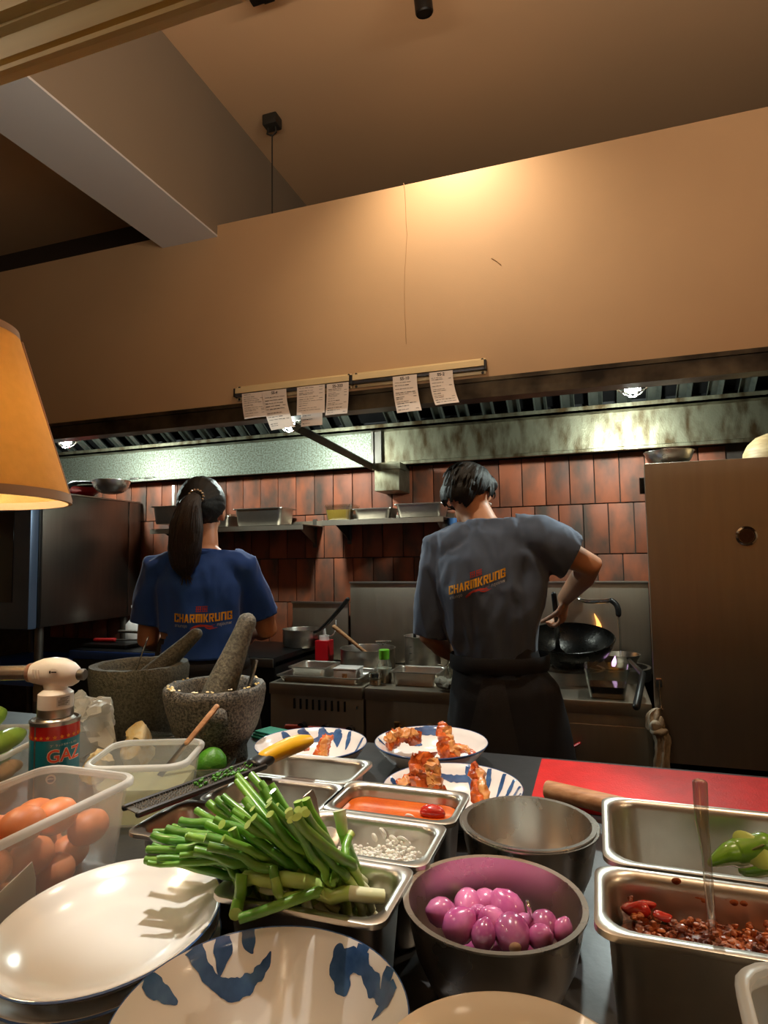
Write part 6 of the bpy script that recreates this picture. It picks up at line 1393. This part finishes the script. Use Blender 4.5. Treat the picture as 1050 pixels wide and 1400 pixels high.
b.tube([tuple(HI+Vector((0, 0, -.05))), tuple(HI), tuple(WC), tuple(WC.lerp(TOP, .5)), tuple(TOP+Vector((0, 0, -.06))), tuple(NB+Vector((0, -.005, -.02)))], [(.105, .15), (.105, .145), (.085, .105), (.098, .135), (.094, .165), (.06, .09)], 24, True, side=(0, 1, 0))
ELL, ELR = L(588, 872, 2.235), L(809, 774, 2.26); WRL, WRR = L(640, 905, 2.42), L(772, 818, 2.46)
for sh, el, wr in ((SHL, ELL, WRL), (SHR, ELR, WRR)):
    b.tube([TOP.lerp(sh, .55), sh, sh.lerp(el, .5), el, el.lerp(wr, .3), wr], [.056, .056, .050, .041, .043, .028], 18, True)
WK = Rm @ (Vector((W(764, 852, y=2.50).x, 2.52, 0))-Vector((mx, my, 0)))
hand(b, WRR, (-.10, .35, -1), (-.75, .3, .0), 1., .85, -1); hand(b, WRL, (.3, 1, -.1), (.4, 0, -1), 1., .6, 1)
for sx in (-1, 1):
    cx_ = HI.x+sx*.092
    b.tube([(cx_, .01, .86), (cx_+.004*sx, .012, .68), (cx_, .012, .48), (cx_, .0, .30), (cx_, -.01, .09)], [.092, .082, .058, .054, .040], 18, True); b.tube([(cx_, -.03, .05), (cx_, .05, .045), (cx_+.008*sx, .14, .035)], [(.038, .038), (.038, .045), (.026, .038)], 14, True, side=(0, 0, 1))
me = remesh(b, .0062, 3); me.materials.append(M['skin']); link('body', me, t); eyes(X, t)
g = MB()
HEM = L(684, 902, 2.20)
g.tube([tuple(HEM+Vector((0, 0, -.05))), tuple(HEM), tuple(HEM.lerp(TOP, .25)+Vector((-.012, -.004, 0))), tuple(HEM.lerp(TOP, .55)+Vector((-.008, -.006, 0))), tuple(HEM.lerp(TOP, .82)), tuple(TOP+Vector((.0, -.004, -.01))), tuple(NB+Vector((0, -.006, -.012)))], [(.112, .136), (.114, .140), (.132, .166), (.136, .190), (.124, .198), (.094, .172), (.070, .098)], 30, True, side=(0, 1, 0))
EL2 = SHL.lerp(ELL, 1.05)
g.tube([tuple(TOP.lerp(SHL, .5)), tuple(SHL), tuple(SHL.lerp(ELL, .4)), tuple(SHL.lerp(ELL, .8)), tuple(SHL.lerp(ELL, 1.12))], [.084, .080, .076, .068, .064], 18, True)
g.tube([tuple(TOP.lerp(SHR, .5)), tuple(SHR), tuple(SHR.lerp(ELR, .35)), tuple(SHR.lerp(ELR, .62)), tuple(SHR.lerp(ELR, .85))], [.084, .082, .082, .082, .080], 18, True)
sme = remesh(g, .0085, 5)
wrinkle(sme, .015, 7, (1, 1, .45), 1.)
wrinkle(sme, .007, 18, (1, 1, .3), 8.)
shirt_cut(sme, [(SHL.lerp(ELL, .97), ELL-SHL, .13), (SHR.lerp(ELR, .64), ELR-SHR, .15), (HEM+Vector((0, 0, -.02)), (0, 0, -1), .32), (NB+Vector((0, -.004, .012)), (0, .35, 1), .13)])
sh_o = garment('t_shirt', sme, 'greytee', t)
nc = NB+Vector((0, -.004, .004)); mb = MB(); mb.tube([tuple(nc+Vector((.080*math.cos(a_), .068*math.sin(a_), -.016*math.sin(a_)*-1))) for a_ in [2*PI*i/32 for i in range(33)]], [(.010, .006)]*33, 8, side=(0, 0, 1)); mb.build('collar', 'greytee', sh_o)
lc_ = L(651, 797, 2.06)
project(t, sme, logo(lc_.x, lc_.z-.014, .192, .32, .015), .004, sh_o)
# apron: waistband, wrap skirt and slit
g = MB(); g.tube([(HI.x+.03, .0, .35), (HI.x+.025, .0, .60), (HI.x+.012, .0, .80), (HI.x, .0, .94), (WC.x, .0, 1.01), (WC.x, .0, 1.035)], [(.165, .235), (.160, .222), (.150, .205), (.140, .186), (.124, .160), (.120, .156)], 32, True, side=(0, 1, 0)); ame = remesh(g, .011, 3); wrinkle(ame, .010, 8, (1, 1, .12), 9.); ame.materials.append(M['apron']); ap = link('apron', ame, t)
mb = MB(); mb.tube([(WC.x+.168*math.cos(a_), .136*math.sin(a_), 1.040) for a_ in [2*PI*i/40 for i in range(41)]], [(.026, .004)]*41, 8, side=(0, 0, 1)); mb.build('waistband', 'apron', ap)
bvm = bmesh.new(); bvm.from_mesh(ame); bv = BVHTree.FromBMesh(bvm)
vs = []; nrow = 14
for j in range(nrow+1):
    s = j/nrow; z = lerp(1.0, .52, s); w_ = lerp(.035, .105, min(1, s*1.6)); 
    for i in range(7):
        x = WC.x-.015-.02*s+w_*(i/6-.5)*2; h = bv.ray_cast(Vector((x, -1, z)), Vector((0, 1, 0))); vs.append((x, (h[0].y if h[0] else -.15)-.004, z))
bvm.free()
MB().add(vs, [(j*7+i, j*7+i+1, (j+1)*7+i+1, (j+1)*7+i) for j in range(nrow) for i in range(6)]).build('seat_of_trousers', 'trouser', ap)
for sx in (-1, 1): cx_ = HI.x+sx*.092; mb = MB(); mb.tube([(cx_, -.035, .042), (cx_, .05, .040), (cx_+.008*sx, .15, .034)], [(.045, .045), (.044, .052), (.030, .044)], 16, True, side=(0, 0, 1)); zm = min(v[2] for v in mb.v); mb.shift((0, 0, -zm)); mb.build('shoe', 'shoe', t)
for sx in (-1, 1): cx_ = HI.x+sx*.092; mb = MB(); mb.tube([(cx_, .01, .84), (cx_, .012, .60), (cx_, .012, .35), (cx_, -.008, .085)], [.108, .098, .080, .066], 20, True); mb.build('trouser_leg', 'trouser', t)
# hair: short, layered
hb = MB(); hb.ell((0, -.014, .030), (.086, .105, .095), 32, 22, X); hb.ell((0, -.050, -.010), (.076, .066, .075), 20, 12, X); hb.ell((0, .04, .075), (.066, .055, .038), 20, 12, X)
hme = remesh(hb, .005, 3)
bm = bmesh.new(); bm.from_mesh(hme); Xi = X.inverted(); dl = []
for v in bm.verts:
    q = Xi @ v.co; a_ = math.atan2(q.x, -q.y)
    v.co += v.normal*(noise.noise(Vector((a_*11, q.z*16, 1)))*.004)
    if (q.y > .055 and q.z < .060) or q.z < -.066+.012*noise.noise(Vector((a_*14, 0, 4))) or (abs(q.x) > .055 and q.z < .018-.03*(q.y < -.01) and q.y > -.034): dl.append(v)
bmesh.ops.delete(bm, geom=dl, context='VERTS'); bm.to_mesh(hme); bm.free(); hme.materials.append(M['hair']); ho = link('hair', hme, t); md = ho.modifiers.new('thickness', 'SOLIDIFY'); md.thickness = .004
r6 = random.Random(9)
for k in range(60):   # locks around the crown, nape and fringe
    a_ = r6.uniform(-2.3, 2.3); z0 = r6.uniform(-.03, .10); rr = math.sqrt(max(.05, 1-((z0-.03)/.098)**2))
    p0 = Vector((math.sin(a_)*.087*rr, -.014-math.cos(a_)*.106*rr, z0)); d = Vector((math.sin(a_)*.10, -math.cos(a_)*.10, -1)).normalized(); Ln = r6.uniform(.03, .055)
    if abs(p0.x) > .055 and z0 < .035 and p0.y > -.06: continue
    nrm_ = Vector((math.sin(a_), -math.cos(a_), (z0-.02)*9)).normalized()
    d = (d-nrm_*d.dot(nrm_)).normalized()
    ps = [X @ (p0+nrm_*.000), X @ (p0+d*Ln*.5+nrm_*.003), X @ (p0+d*Ln-nrm_*(.002 if z0 > 0 else -.001))]
    mb = MB(); mb.tube(smoothpath([tuple(p_) for p_ in ps], 3), [(.0025, .006), (.003, .006), (.003, .0055), (.0028, .005), (.0022, .004), (.0016, .0025), (.0005, .0007)], 6, side=tuple((X.to_3x3() @ nrm_))); mb.build('hair_lock', 'hair', ho)
# spatula held in the right hand
hw = Vector((mx, my, 0))+rz(PM) @ (WRR+Vector((-.030, .035, -.085)))
t2 = thing('wok_spatula', 'dark-handled wok spatula held over the wok', 'spatula', hw)
tp = hw+Vector((-.006, -.03, .10)); bt = Vector((W(762, 880, y=2.78).x, 2.80, .985))
mb = MB(); mb.tube([tuple(tp), tuple(hw), tuple(hw.lerp(bt, .5))], [.010, .0105, .010], 12, True); mb.build('handle', 'blackp', t2, world=True)
mb = MB(); mb.tube([tuple(hw.lerp(bt, .45)), tuple(hw.lerp(bt, .85)), tuple(bt)], [(.005, .005), (.004, .012), (.002, .035)], 12, True, side=(0, .5, 1)); mb.build('blade', 'dsteel', t2, world=True)
